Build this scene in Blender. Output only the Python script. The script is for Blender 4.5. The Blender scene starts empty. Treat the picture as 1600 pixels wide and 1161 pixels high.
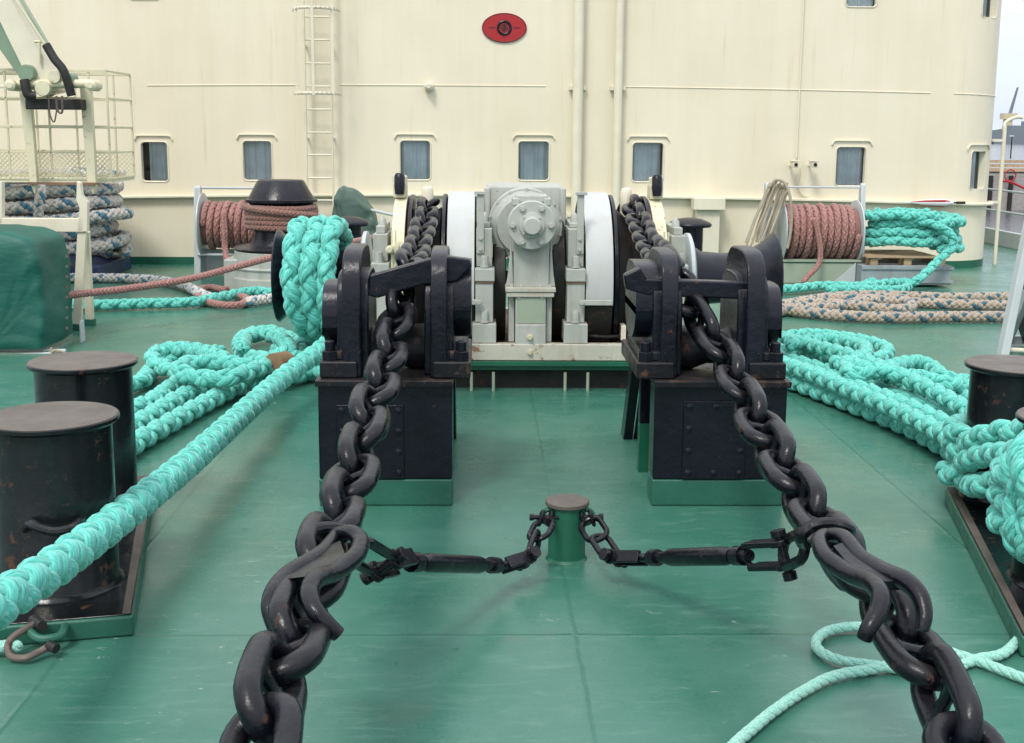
import bpy, math, random
import numpy as np
from mathutils import Vector, Matrix, noise
random.seed(7); rng = np.random.RandomState(5)
R_ = math.radians; PI = math.pi
SC = bpy.context.scene
COL = SC.collection
# ------------------------------------------------------------------ camera (ship frame: X starboard, Y aft, Z up; deck z = 0)
F, CX, CY, EYE = 1900., 800., 535., 2.0
YAW, PITCH, ROLL = R_(1.39), R_(9.85), R_(0.45)
_f = np.array([math.sin(YAW)*math.cos(PITCH), math.cos(YAW)*math.cos(PITCH), -math.sin(PITCH)])
_r = np.array([math.cos(YAW), -math.sin(YAW), 0.]); _u = np.cross(_r, _f)
_R = _r*math.cos(ROLL)+_u*math.sin(ROLL); _U = _u*math.cos(ROLL)-_r*math.sin(ROLL)
def P(px, py, x=None, y=None, z=None):
    """real point of the photograph's pixel on the plane X=x, Y=y or Z=z"""
    d = _R*(px-CX)/F - _U*(py-CY)/F + _f
    t = (z-EYE)/d[2] if z is not None else (y/d[1] if y is not None else x/d[0])
    return Vector((d[0]*t, d[1]*t, EYE+d[2]*t))
cam = bpy.data.cameras.new('camera'); camo = bpy.data.objects.new('camera', cam); COL.objects.link(camo)
cam.sensor_width = 36; cam.lens = 36*F/1600; cam.shift_y = -(580.5-CY)/1600
cam.clip_start = .05; cam.clip_end = 20000
camo.matrix_world = Matrix(((_R[0], _U[0], -_f[0], 0), (_R[1], _U[1], -_f[1], 0), (_R[2], _U[2], -_f[2], EYE), (0, 0, 0, 1)))
SC.camera = camo

# ------------------------------------------------------------------ materials
def new_mat(name):
    m = bpy.data.materials.new(name); m.use_nodes = True; nt = m.node_tree
    return m, nt, nt.nodes['Principled BSDF']
def N(nt, t, **k):
    n = nt.nodes.new(t)
    for a, v in k.items():
        if a in n.inputs: n.inputs[a].default_value = v
        else: setattr(n, a, v)
    return n
def L(nt, a, b): nt.links.new(a, b)
def ramp(nt, fac, stops):
    r = nt.nodes.new('ShaderNodeValToRGB'); e = r.color_ramp.elements
    e[0].position, e[0].color = stops[0][0], stops[0][1]; e[1].position, e[1].color = stops[-1][0], stops[-1][1]
    for p, c in stops[1:-1]:
        q = e.new(p); q.color = c
    L(nt, fac, r.inputs[0]); return r.outputs[0]
def g(v): return (v, v, v, 1)
def c4(c): return (c[0], c[1], c[2], 1)
def nz(nt, vec, scale, detail=4, rough=.55, dist=0.):
    n = N(nt, 'ShaderNodeTexNoise'); n.inputs['Scale'].default_value = scale; n.inputs['Detail'].default_value = detail
    n.inputs['Roughness'].default_value = rough; n.inputs['Distortion'].default_value = dist
    if vec is not None: L(nt, vec, n.inputs['Vector'])
    return n.outputs['Fac']
def mapping(nt, vec, scale=(1, 1, 1), rot=(0, 0, 0)):
    m = N(nt, 'ShaderNodeMapping'); m.inputs['Scale'].default_value = scale; m.inputs['Rotation'].default_value = rot
    L(nt, vec, m.inputs['Vector']); return m.outputs[0]
def mixc(nt, fac, a, b):
    m = N(nt, 'ShaderNodeMix', data_type='RGBA')
    for s, v in ((m.inputs[0], fac), (m.inputs[6], a), (m.inputs[7], b)):
        if hasattr(v, 'links') or isinstance(v, bpy.types.NodeSocket): L(nt, v, s)
        else: s.default_value = v
    return m.outputs[2]
def math_(nt, op, a, b=None, c=None):
    m = N(nt, 'ShaderNodeMath', operation=op)
    for i, v in enumerate((a, b, c)):
        if v is None: continue
        if isinstance(v, bpy.types.NodeSocket): L(nt, v, m.inputs[i])
        else: m.inputs[i].default_value = v
    return m.outputs[0]
def bump(nt, b, h, strength, dist, prev=None):
    n = N(nt, 'ShaderNodeBump'); n.inputs['Strength'].default_value = strength; n.inputs['Distance'].default_value = dist
    L(nt, h, n.inputs['Height'])
    if prev is not None: L(nt, prev, n.inputs['Normal'])
    if b is not None: L(nt, n.outputs[0], b.inputs['Normal'])
    return n.outputs[0]
def world_pos(nt): return N(nt, 'ShaderNodeNewGeometry').outputs['Position']

def paint(name, col, rough=.4, var=.12, rust=0., rustcol=(.085, .035, .018), bumpd=.002, bscale=30, stain=None, stainamt=.0, rscale=5, dust=0., metallic=0, dustcol=(.33, .3, .25), spec=.5):
    m, nt, b = new_mat(name); p = world_pos(nt)
    lo = [x*(1-var) for x in col]; hi = [min(1, x*(1+var)) for x in col]
    c = ramp(nt, nz(nt, p, 3.1, 6), [(.3, c4(lo)), (.7, c4(hi))])
    if stain:
        sv = mapping(nt, p, (7, 7, .7))
        c = mixc(nt, ramp(nt, nz(nt, sv, 1.3, 6, .6), [(.5, g(0)), (.78, g(stainamt))]), c, c4(stain))
    rr = ramp(nt, nz(nt, p, 9, 5), [(.3, g(rough*.75)), (.7, g(min(1, rough*1.3)))])
    if rust > 0:
        k = ramp(nt, nz(nt, p, rscale*1.6, 10, .74, .15), [(.66-rust*.25, g(0)), (.72-rust*.25, g(1))])
        rc = ramp(nt, nz(nt, p, 40, 4), [(.3, c4([x*.5 for x in rustcol])), (.7, c4([x*1.5 for x in rustcol]))])
        c = mixc(nt, k, c, rc); rr = mixc(nt, k, rr, g(.85))
    if dust > 0:   # worn, chalky patches on top-facing metal
        up = N(nt, 'ShaderNodeSeparateXYZ'); L(nt, N(nt, 'ShaderNodeNewGeometry').outputs['Normal'], up.inputs[0])
        a = ramp(nt, up.outputs['Z'], [(.35, g(0)), (1, g(1))])
        a = math_(nt, 'MULTIPLY', a, ramp(nt, nz(nt, p, 14, 6, .65), [(.38, g(.15)), (.66, g(dust))]))
        c = mixc(nt, a, c, c4(dustcol)); rr = mixc(nt, a, rr, g(.7))
    L(nt, c, b.inputs['Base Color']); L(nt, rr, b.inputs['Roughness']); b.inputs['Metallic'].default_value = metallic; b.inputs['Specular IOR Level'].default_value = spec
    h = bump(nt, None, nz(nt, p, bscale, 5, .6), .6, bumpd)
    bump(nt, b, nz(nt, p, bscale*.17, 2), .5, bumpd*3, h)
    return m
M = {}
M['black'] = paint('black_paint', (.006, .0065, .012), .22, .4, .14, spec=.3, bumpd=.004, bscale=40, dust=.3, dustcol=(.10, .10, .11))
M['black_chain'] = paint('black_chain_paint', (.0035, .004, .007), .2, .5, .22, spec=.3, rustcol=(.05, .025, .015), rscale=9, bumpd=.005, bscale=30, dust=.3, dustcol=(.06, .057, .056))
M['black_rust'] = paint('black_paint_rusting', (.008, .008, .011), .35, .4, .42, spec=.3, rustcol=(.07, .035, .022), rscale=7, bumpd=.005, bscale=35, dust=.2, dustcol=(.1, .09, .08))
M['black_bollard'] = paint('weathered_black_paint', (.007, .009, .010), .2, .5, .30, spec=.35, rscale=4.5, bumpd=.003, bscale=30)
M['bollard_top'] = paint('worn_steel_top', (.10, .083, .068), .5, .25, .1, bumpd=.0008, bscale=60)
M['grey'] = paint('grey_paint', (.40, .42, .38), .42, .07, .05, rustcol=(.22, .15, .08), rscale=6, bumpd=.003, bscale=40, stain=(.22, .18, .12), stainamt=.55)
M['grey_rust'] = paint('stained_grey_paint', (.46, .45, .37), .5, .08, .34, rustcol=(.2, .1, .045), bumpd=.003, bscale=40, stain=(.3, .2, .12), stainamt=.5)
M['grey_green'] = paint('grey_green_paint', (.30, .36, .27), .45, .06, bumpd=.0015)
M['jib'] = paint('jib_green_paint', (.19, .27, .185), .45, .12, .12, bumpd=.002)
M['white'] = paint('white_paint', (.47, .49, .475), .45, .04, bumpd=.002, bscale=30, stain=(.38, .33, .24), stainamt=.35)
M['cream'] = paint('cream_paint', (.70, .655, .51), .4, .05, .0, bumpd=.001, bscale=25, stain=(.5, .4, .24), stainamt=.2)
M['cream_rust'] = paint('rust_spotted_cream_paint', (.64, .60, .42), .45, .08, .22, rustcol=(.22, .12, .06), bumpd=.002, bscale=30, rscale=7)
M['lightgrey'] = paint('light_grey_paint', (.46, .50, .50), .4, .06, bumpd=.001)
M['dgreen'] = paint('dark_green_paint', (.012, .105, .06), .35, .15, bumpd=.002)
M['mgreen'] = paint('green_foot_paint', (.019, .112, .074), .42, .12, bumpd=.006, bscale=16)
M['rusty'] = paint('rusted_deck_plate', (.19, .11, .065), .7, .35, .3, bumpd=.004, bscale=30)
M['dark'] = paint('grimy_steel_and_void_shade', (.012, .011, .010), .6, .4, .3, bumpd=.003)
M['steel'] = paint('bare_steel', (.13, .10, .085), .5, .3, .3, metallic=.3)
M['brass'] = paint('yellowed_bolt_metal', (.5, .46, .32), .4, .15)
M['red'] = paint('red_enamel', (.36, .010, .012), .35, .06, bumpd=.0003)
M['white_plastic'] = paint('white_cloth', (.75, .72, .72), .6, .05)
M['lens'] = paint('black_glass_lens', (.006, .006, .008), .1, .05, bumpd=0)
M['wood'] = paint('weathered_wood', (.42, .30, .18), .75, .25, bumpd=.003, bscale=60, stain=(.2, .13, .07), stainamt=.5)
M['box_grey'] = paint('weathered_grey_box', (.26, .30, .31), .6, .12, bumpd=.002, stain=(.12, .12, .1), stainamt=.4)
M['blue'] = paint('dark_blue_plastic', (.015, .03, .11), .4, .2)
M['tape'] = paint('brown_tape', (.26, .155, .085), .5, .2, bumpd=.001)
M['twine'] = paint('old_tan_line', (.34, .29, .21), .8, .25, bumpd=.003, bscale=90)
M['concrete'] = paint('quay_concrete', (.3, .28, .27), .8, .15)
M['foliage'] = paint('far_foliage', (.05, .085, .03), .9, .5, bumpd=.3, bscale=.5)
M['warship'] = paint('far_grey_hull', (.16, .19, .22), .6, .08, bumpd=0)
M['crane_yellow'] = paint('far_yellow_paint', (.55, .47, .3), .6, .08, bumpd=0)

def wall_mat():
    m, nt, b = new_mat('cream_wall_paint'); p = world_pos(nt)
    c = ramp(nt, nz(nt, p, .55, 5, .55), [(.3, (.71, .64, .485, 1)), (.55, (.755, .69, .53, 1)), (.75, (.785, .72, .57, 1))])
    sv = mapping(nt, p, (2.2, 2.2, .16))
    c = mixc(nt, ramp(nt, nz(nt, sv, 1.6, 7, .62), [(.45, g(0)), (.8, g(.35))]), c, (.64, .55, .35, 1))
    sv2 = mapping(nt, p, (9, 9, .45))
    c = mixc(nt, ramp(nt, nz(nt, sv2, 1.1, 5, .6), [(.62, g(0)), (.80, g(.45))]), c, (.5, .37, .2, 1))
    L(nt, c, b.inputs['Base Color']); L(nt, ramp(nt, nz(nt, p, 3, 4), [(.3, g(.36)), (.7, g(.55))]), b.inputs['Roughness'])
    h = bump(nt, None, nz(nt, mapping(nt, p, (1, 1, .8)), 1.3, 2), .5, .018)
    bump(nt, b, nz(nt, p, 45, 3), .3, .001, h)
    return m
M['wall'] = wall_mat()

def deck_mat():
    m, nt, b = new_mat('green_deck_paint'); p = world_pos(nt)
    c = ramp(nt, nz(nt, p, .8, 7, .6), [(.28, (.024, .122, .082, 1)), (.5, (.042, .155, .110, 1)), (.72, (.072, .195, .148, 1))])
    st = mapping(nt, p, (2.0, 7.5, 1), (0, 0, .12))
    k = ramp(nt, nz(nt, st, 2.2, 9, .72, .6), [(.52, g(0)), (.62, g(.3)), (.76, g(.6))])
    k = math_(nt, 'MULTIPLY', k, ramp(nt, nz(nt, p, .9, 3), [(.36, g(.15)), (.58, g(1))]))
    c = mixc(nt, k, c, (.14, .27, .21, 1))                                      # scuffed chalky paint
    k2 = ramp(nt, nz(nt, mapping(nt, p, (3.5, 9, 1), (0, 0, .35)), 3.3, 8, .7, 1.0), [(.64, g(0)), (.675, g(.85))])
    k2 = math_(nt, 'MULTIPLY', k2, ramp(nt, nz(nt, mapping(nt, p, (1, 1, 1), (0, 0, 2)), .7, 2), [(.46, g(.1)), (.58, g(.9))]))
    c = mixc(nt, k2, c, (.46, .50, .45, 1))
    k3 = ramp(nt, nz(nt, p, 1.7, 5, .6), [(.62, g(0)), (.74, g(.35))])
    c = mixc(nt, k3, c, (.10, .115, .07, 1))                                    # brown grime
    k4 = ramp(nt, nz(nt, p, 7, 3, .5), [(.74, g(0)), (.75, g(.8))])
    c = mixc(nt, k4, c, (.008, .12, .06, 1))                                    # fresh touch-up dabs
    s = N(nt, 'ShaderNodeSeparateXYZ'); L(nt, p, s.inputs[0])
    def seam(coord, pos, w):
        wob = math_(nt, 'MULTIPLY', math_(nt, 'SUBTRACT', nz(nt, p, 6, 3), .5), .02)
        d = math_(nt, 'ABSOLUTE', math_(nt, 'SUBTRACT', math_(nt, 'ADD', coord, wob), pos))
        return ramp(nt, math_(nt, 'DIVIDE', d, w), [(.0, g(1)), (1, g(0))])
    sm = seam(s.outputs[0], .372, .016)
    for pos in (-1.62, 2.37): sm = math_(nt, 'MAXIMUM', sm, seam(s.outputs[0], pos, .016))
    for pos in (4.62, 9.1, 13.6): sm = math_(nt, 'MAXIMUM', sm, seam(s.outputs[1], pos, .018))
    c = mixc(nt, math_(nt, 'MULTIPLY', sm, .35), c, (.012, .09, .055, 1))
    L(nt, c, b.inputs['Base Color'])
    L(nt, ramp(nt, nz(nt, p, 2.3, 6, .6), [(.3, g(.2)), (.7, g(.42))]), b.inputs['Roughness'])
    b.inputs['IOR'].default_value = 1.5
    h = bump(nt, None, sm, .6, .003)
    h = bump(nt, None, nz(nt, p, .7, 2), .6, .02, h)
    h = bump(nt, None, nz(nt, p, 170, 3, .6), .4, .0007, h)
    bump(nt, b, nz(nt, mapping(nt, p, (1, 2.2, 1)), 26, 6, .65), .6, .0018, h)
    return m
M['deck'] = deck_mat()

def rope_mat(name, base, dark, light, tracer=None, fib=15, rough=.7, fbump=.003):
    m, nt, b = new_mat(name)
    uv = N(nt, 'ShaderNodeUVMap', uv_map='UVMap').outputs[0]; p = world_pos(nt)
    fv = mapping(nt, uv, (2.5, fib, 1))
    f = nz(nt, fv, 1.0, 3, .6)
    c = ramp(nt, f, [(.33, c4(dark)), (.48, c4(base)), (.68, c4(light))])
    c = mixc(nt, ramp(nt, nz(nt, p, 2.5, 5), [(.4, g(0)), (.75, g(.45))]), c, c4([x*.72 for x in base]))
    if tracer:
        a = N(nt, 'ShaderNodeAttribute', attribute_name='sid').outputs['Fac']
        tc = ramp(nt, f, [(.3, c4([x*.5 for x in tracer])), (.75, c4(tracer))])
        c = mixc(nt, math_(nt, 'GREATER_THAN', a, .5), c, tc)
    L(nt, c, b.inputs['Base Color']); b.inputs['Roughness'].default_value = rough
    b.inputs['Sheen Weight'].default_value = .25
    bump(nt, b, f, .9, fbump)
    return m
M['teal'] = rope_mat('turquoise_rope', (.080, .49, .405), (.025, .25, .20), (.22, .68, .59))
M['teal_pale'] = rope_mat('faded_turquoise_line', (.25, .58, .47), (.12, .38, .30), (.50, .74, .64), fbump=.001)
M['greyrope'] = rope_mat('grey_blue_rope', (.54, .50, .45), (.31, .28, .25), (.74, .70, .65), tracer=(.08, .25, .36))
M['tanrope'] = rope_mat('beige_blue_rope', (.36, .29, .22), (.18, .14, .10), (.54, .46, .37), tracer=(.035, .14, .20))
M['redrope'] = rope_mat('dusty_red_rope', (.30, .125, .105), (.13, .04, .035), (.56, .33, .29))
M['brownrope'] = rope_mat('brown_red_rope', (.22, .10, .075), (.12, .05, .04), (.36, .2, .16))

def cloth_mat(name, col, rough=.55):
    m, nt, b = new_mat(name); p = world_pos(nt)
    c = ramp(nt, nz(nt, p, 2.2, 5), [(.3, c4([x*.8 for x in col])), (.7, c4([x*1.15 for x in col]))])
    k = ramp(nt, nz(nt, mapping(nt, p, (4, 4, 7)), 3, 8, .7, .8), [(.70, g(0)), (.73, g(.5))])
    c = mixc(nt, k, c, (.2, .35, .3, 1))
    L(nt, c, b.inputs['Base Color']); b.inputs['Roughness'].default_value = rough
    h = bump(nt, None, nz(nt, p, 160, 2), .3, .0008)
    bump(nt, b, nz(nt, mapping(nt, p, (1, 1, 2.5), (0, .3, 0)), 3.0, 4, .5), .8, .02, h)
    return m
M['tarp'] = cloth_mat('green_tarpaulin', (.003, .092, .066))
M['tarp_far'] = cloth_mat('faded_green_tarpaulin', (.075, .13, .105))

def glass_mat():
    m, nt, b = new_mat('window_glass')
    o = nt.nodes['Material Output']; tr = N(nt, 'ShaderNodeBsdfTransparent'); tr.inputs[0].default_value = (.9, .95, .97, 1)
    gl = N(nt, 'ShaderNodeBsdfGlossy'); gl.inputs['Roughness'].default_value = .06; gl.inputs[0].default_value = (.9, .95, 1, 1)
    fr = N(nt, 'ShaderNodeFresnel'); fr.inputs[0].default_value = 1.5
    mx = N(nt, 'ShaderNodeMixShader'); L(nt, math_(nt, 'MULTIPLY', fr.outputs[0], 1.3), mx.inputs[0]); L(nt, tr.outputs[0], mx.inputs[1]); L(nt, gl.outputs[0], mx.inputs[2])
    L(nt, mx.outputs[0], o.inputs[0]); return m
M['glass'] = glass_mat()
M['curtain'] = cloth_mat('pale_grey_curtain', (.70, .74, .74), .9)
M['room'] = paint('dark_cabin_interior', (.16, .14, .12), .9, .2, bumpd=0)

def water_mat():
    m, nt, b = new_mat('harbour_water'); p = world_pos(nt)
    b.inputs['Base Color'].default_value = (.09, .10, .115, 1); b.inputs['Roughness'].default_value = .12
    bump(nt, b, nz(nt, mapping(nt, p, (1, 1, 1)), .9, 5, .6), 1., .22)
    return m
M['water'] = water_mat()

# ------------------------------------------------------------------ mesh builder
def wloc(o):
    v = Vector((0, 0, 0))
    while o is not None: v = v+o.location; o = o.parent
    return v
def perp(t):
    a = Vector((0, 0, 1)) if abs(t.z) < .9 else Vector((1, 0, 0))
    u = t.cross(a).normalized(); return u, t.cross(u).normalized()
class MB:
    def __init__(s): s.v = []; s.f = []
    def add(s, vs, fs):
        o = len(s.v); s.v += [Vector(v) for v in vs]; s.f += [tuple(i+o for i in f) for f in fs]; return s
    def box(s, c, d, rot=None):
        c = Vector(c); h = [x/2 for x in d]; vs = []
        for x in (-1, 1):
            for y in (-1, 1):
                for z in (-1, 1):
                    q = Vector((x*h[0], y*h[1], z*h[2])); vs.append(c+(rot @ q if rot else q))
        return s.add(vs, [(0, 1, 3, 2), (4, 6, 7, 5), (0, 4, 5, 1), (2, 3, 7, 6), (0, 2, 6, 4), (1, 5, 7, 3)])
    def bx(s, x0, x1, y0, y1, z0, z1): return s.box(((x0+x1)/2, (y0+y1)/2, (z0+z1)/2), (abs(x1-x0), abs(y1-y0), abs(z1-z0)))
    def lathe(s, o, ax, prof, n=32, ang=2*PI):
        """prof: (t along axis, radius) list; open ends of radius>0 are capped"""
        o = Vector(o); ax = Vector(ax).normalized(); u, w = perp(ax); vs = []; fs = []; m = len(prof)
        for t, r in prof:
            for k in range(n):
                a = 2*PI*k/n; vs.append(o+ax*t+u*(r*math.cos(a))+w*(r*math.sin(a)))
        for i in range(m-1):
            for k in range(n):
                k2 = (k+1) % n; fs.append((i*n+k, i*n+k2, (i+1)*n+k2, (i+1)*n+k))
        if prof[0][1] > 1e-6: fs.append(tuple(reversed(range(n))))
        if prof[-1][1] > 1e-6: fs.append(tuple(range((m-1)*n, m*n)))
        return s.add(vs, fs)
    def cyl(s, a, b, r, r2=None, n=20):
        a = Vector(a); b = Vector(b); return s.lathe(a, b-a, [(0, r), ((b-a).length, r if r2 is None else r2)], n)
    def tube(s, pts, r, n=8, closed=False):
        pts = [Vector(p) for p in pts]; m = len(pts); rs = r if isinstance(r, (list, tuple)) else [r]*m
        vs = []; fs = []; u = None
        for i, p in enumerate(pts):
            if closed: t = (pts[(i+1) % m]-pts[i-1]).normalized()
            else: t = (pts[min(i+1, m-1)]-pts[max(i-1, 0)]).normalized()
            if u is None: u, w = perp(t)
            else:
                u = (u-t*u.dot(t)).normalized(); w = t.cross(u)
            for k in range(n):
                a = 2*PI*k/n; vs.append(p+(u*math.cos(a)+w*math.sin(a))*rs[i])
        for i in range(m if closed else m-1):
            i2 = (i+1) % m
            for k in range(n):
                k2 = (k+1) % n; fs.append((i*n+k, i*n+k2, i2*n+k2, i2*n+k))
        if not closed: fs.append(tuple(reversed(range(n)))); fs.append(tuple(range((m-1)*n, m*n)))
        return s.add(vs, fs)
    def prism(s, poly, ext):
        poly = [Vector(p) for p in poly]; ext = Vector(ext); n = len(poly)
        nrm = Vector((0, 0, 0))
        for i in range(n): nrm += poly[i].cross(poly[(i+1) % n])
        if nrm.dot(ext) > 0: poly.reverse()
        vs = poly+[p+ext for p in poly]
        fs = [tuple(range(n)), tuple(reversed(range(n, 2*n)))]+[((i+1) % n, i, n+i, n+(i+1) % n) for i in range(n)]
        return s.add(vs, fs)
    def bolt(s, p, d, r, h):
        p = Vector(p); d = Vector(d).normalized()
        s.lathe(p, d, [(0, r*1.35), (h*.22, r*1.35)], 14); s.lathe(p+d*h*.2, d, [(0, r), (h*.7, r), (h*.8, r*.9)], 6)
        return s
    def grid(s, pts, nu, nv):
        return s.add(pts, [(j*nu+i, j*nu+i+1, (j+1)*nu+i+1, (j+1)*nu+i) for j in range(nv-1) for i in range(nu-1)])
    def build(s, name, mat, parent=None, smooth=True, bev=0., seg=2, ang=35, sub=0):
        me = bpy.data.meshes.new(name)
        if parent is not None: org = wloc(parent)
        else:
            xs = [v.x for v in s.v]; ys = [v.y for v in s.v]; org = Vector(((min(xs)+max(xs))/2, (min(ys)+max(ys))/2, min(v.z for v in s.v)))
        me.from_pydata([tuple(v-org) for v in s.v], [], s.f)
        me.materials.append(M[mat] if isinstance(mat, str) else mat)
        me.polygons.foreach_set('use_smooth', [smooth]*len(me.polygons))
        if smooth: me.set_sharp_from_angle(angle=R_(ang))
        me.update()
        o = bpy.data.objects.new(name, me); COL.objects.link(o)
        if parent is not None: o.parent = parent
        else: o.location = org
        if bev > 0:
            b = o.modifiers.new('bevel', 'BEVEL'); b.width = bev; b.segments = seg; b.limit_method = 'ANGLE'; b.angle_limit = R_(40); b.harden_normals = True
        if sub: o.modifiers.new('sub', 'SUBSURF').levels = sub; o.modifiers['sub'].render_levels = sub
        return o
def tag(o, label, cat, group=None, kind=None):
    if label: o['label'] = label
    if cat: o['category'] = cat
    if group: o['group'] = group
    if kind: o['kind'] = kind
    return o
def thing(name, label, cat, loc, group=None):
    o = bpy.data.objects.new(name, None); COL.objects.link(o); o.location = loc; o.empty_display_size = .2
    bpy.context.view_layer.update()
    return tag(o, label, cat, group)

def spline(pts, per=12, closed=False):
    pts = [Vector(p) for p in pts]; n = len(pts); out = []
    rg = range(n) if closed else range(n-1)
    for i in rg:
        if closed: p0, p1, p2, p3 = pts[i-1], pts[i], pts[(i+1) % n], pts[(i+2) % n]
        else: p0, p1, p2, p3 = pts[max(i-1, 0)], pts[i], pts[i+1], pts[min(i+2, n-1)]
        for k in range(per):
            t = k/per
            out.append(.5*((2*p1)+(p2-p0)*t+(2*p0-5*p1+4*p2-p3)*t*t+(3*p1-p0-3*p2+p3)*t**3))
    if not closed: out.append(pts[-1])
    return out
def resample(pts, ds):
    a = np.array([tuple(p) for p in pts], float); seg = np.linalg.norm(np.diff(a, axis=0), axis=1)
    s = np.concatenate([[0], np.cumsum(seg)]); n = max(2, int(s[-1]/ds)+1); q = np.linspace(0, s[-1], n)
    return np.stack([np.interp(q, s, a[:, i]) for i in range(3)], 1), q
def rope(name, pts, D, mat, parent=None, kind='plait', n=2, sides=8, spp=None, pitch=None, tracer=(), smooth_path=True, flat=1.0):
    """a braided (n strands each way) or laid (n strands one way) rope along pts"""
    Rr = D/2
    if pitch is None: pitch = D*(2.6 if kind == 'plait' else 3.0)
    spp = spp or (26 if kind == 'plait' else 14)
    path = spline(pts, 14) if smooth_path else pts
    a, q = resample(path, pitch/spp); m = len(a)
    T = np.gradient(a, axis=0); T /= np.linalg.norm(T, axis=1)[:, None]+1e-12
    U = np.zeros_like(T); u = np.cross(T[0], [0, 0, 1.]); 
    if np.linalg.norm(u) < 1e-3: u = np.array([1., 0, 0])
    for i in range(m):
        u = u-T[i]*np.dot(u, T[i]); u /= np.linalg.norm(u); U[i] = u
    W = np.cross(T, U)
    ends = np.clip(np.minimum(q, q[-1]-q)/(D*.45), .02, 1); ends = np.sqrt(1-(1-ends)**2)
    if kind == 'plait':
        rs, r0, e = {2: (.325, .47, .22), 3: (.46, .47, .13), 4: (.37, .50, .15), 5: (.31, .58, .11), 6: (.265, .65, .09)}[n]; hands = (1, -1)
    else:
        rs, r0, e = {3: (.50, .50, 0), 4: (.42, .58, 0)}[n]; hands = (1,)
    V = []; Fc = []; UV = []; SID = []; base = 0
    ph0 = q/pitch*2*PI
    ks = np.arange(sides)*2*PI/sides
    for hd in hands:
        hd0 = 1
        for k in range(2*n if n == 2 and kind == 'plait' else n):
            if n == 2 and kind == 'plait':      # eight strands worked as four pairs
                dl = (-.5+k % 2)*.92; th = PI*(k//2)+hd*ph0+dl+PI/4*hd0
                rad = Rr*(r0+hd*e*np.cos(2*(ph0+hd*dl*.5)))*ends
            else:
                th = 2*PI*k/n+hd*ph0
                rad = Rr*(r0+hd*e*np.cos(n*ph0))*ends
            jit = 1+.05*np.sin(ph0*1.7+k*2.1+hd)
            c = a+U*(rad*np.cos(th))[:, None]+W*(rad*np.sin(th))[:, None]
            t = np.gradient(c, axis=0); t /= np.linalg.norm(t, axis=1)[:, None]+1e-12
            rr = (U*np.cos(th)[:, None]+W*np.sin(th)[:, None]); rr -= t*np.sum(rr*t, 1)[:, None]; rr /= np.linalg.norm(rr, axis=1)[:, None]+1e-9
            bb = np.cross(t, rr)
            sw = rs*Rr*jit*ends
            ring = c[:, None, :]+(rr[:, None, :]*np.cos(ks)[None, :, None]*(.80*flat)+bb[:, None, :]*np.sin(ks)[None, :, None]*1.2)*sw[:, None, None]
            V.append(ring.reshape(-1, 3))
            i, j = np.meshgrid(np.arange(m-1), np.arange(sides), indexing='ij'); j2 = (j+1) % sides
            fc = np.stack([i*sides+j, i*sides+j2, (i+1)*sides+j2, (i+1)*sides+j], -1).reshape(-1, 4)+base
            if hd < 0 and False: fc = fc[:, ::-1]
            Fc.append(fc)
            # uv per loop : u along in strand diameters, v around
            vv = np.stack([j, j+1, j+1, j], -1).reshape(-1, 4)/sides
            uu = np.stack([i, i, i+1, i+1], -1).reshape(-1, 4)*(pitch/spp)/(D*.5)+k*7.3+hd*31
            tw = uu*.25
            UV.append(np.stack([uu, vv+tw], -1).reshape(-1, 2))
            SID.append(np.full(m*sides, 1. if (hd, k) in tracer else 0.))
            for ring_i, rev in ((0, True), (m-1, False)):
                pass
            base += m*sides
    V = np.concatenate(V); Fc = np.concatenate(Fc); UV = np.concatenate(UV); SID = np.concatenate(SID)
    if parent is not None: org = np.array(wloc(parent))
    else: org = np.array([(V[:, 0].min()+V[:, 0].max())/2, (V[:, 1].min()+V[:, 1].max())/2, V[:, 2].min()])
    me = bpy.data.meshes.new(name); me.vertices.add(len(V)); me.vertices.foreach_set('co', (V-org).ravel())
    me.loops.add(len(Fc)*4); me.loops.foreach_set('vertex_index', Fc.ravel().astype(np.int32))
    me.polygons.add(len(Fc)); me.polygons.foreach_set('loop_start', np.arange(0, len(Fc)*4, 4, dtype=np.int32))
    me.polygons.foreach_set('use_smooth', np.ones(len(Fc), bool))
    me.update(calc_edges=True); me.validate()
    uvl = me.uv_layers.new(name='UVMap'); uvl.data.foreach_set('uv', UV.ravel())
    at = me.attributes.new('sid', 'FLOAT', 'POINT'); at.data.foreach_set('value', SID)
    me.materials.append(M[mat])
    o = bpy.data.objects.new(name, me); COL.objects.link(o)
    if parent is not None: o.parent = parent
    else: o.location = Vector(org)
    return o

# ================================================================== SETTING
def struct(o): o['kind'] = 'structure'; return o
dk = MB()
dk.add([(-12, -3, 0), (9.6, -3, 0), (9.6, 45, 0), (-12, 45, 0)], [(0, 1, 2, 3)])
dko = dk.build('deck', 'deck', smooth=False); struct(dko)
wt = MB().add([(-9000, -2000, -6), (9000, -2000, -6), (9000, 16000, -6), (-9000, 16000, -6)], [(0, 1, 2, 3)])
struct(wt.build('water', 'water', smooth=False))

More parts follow.
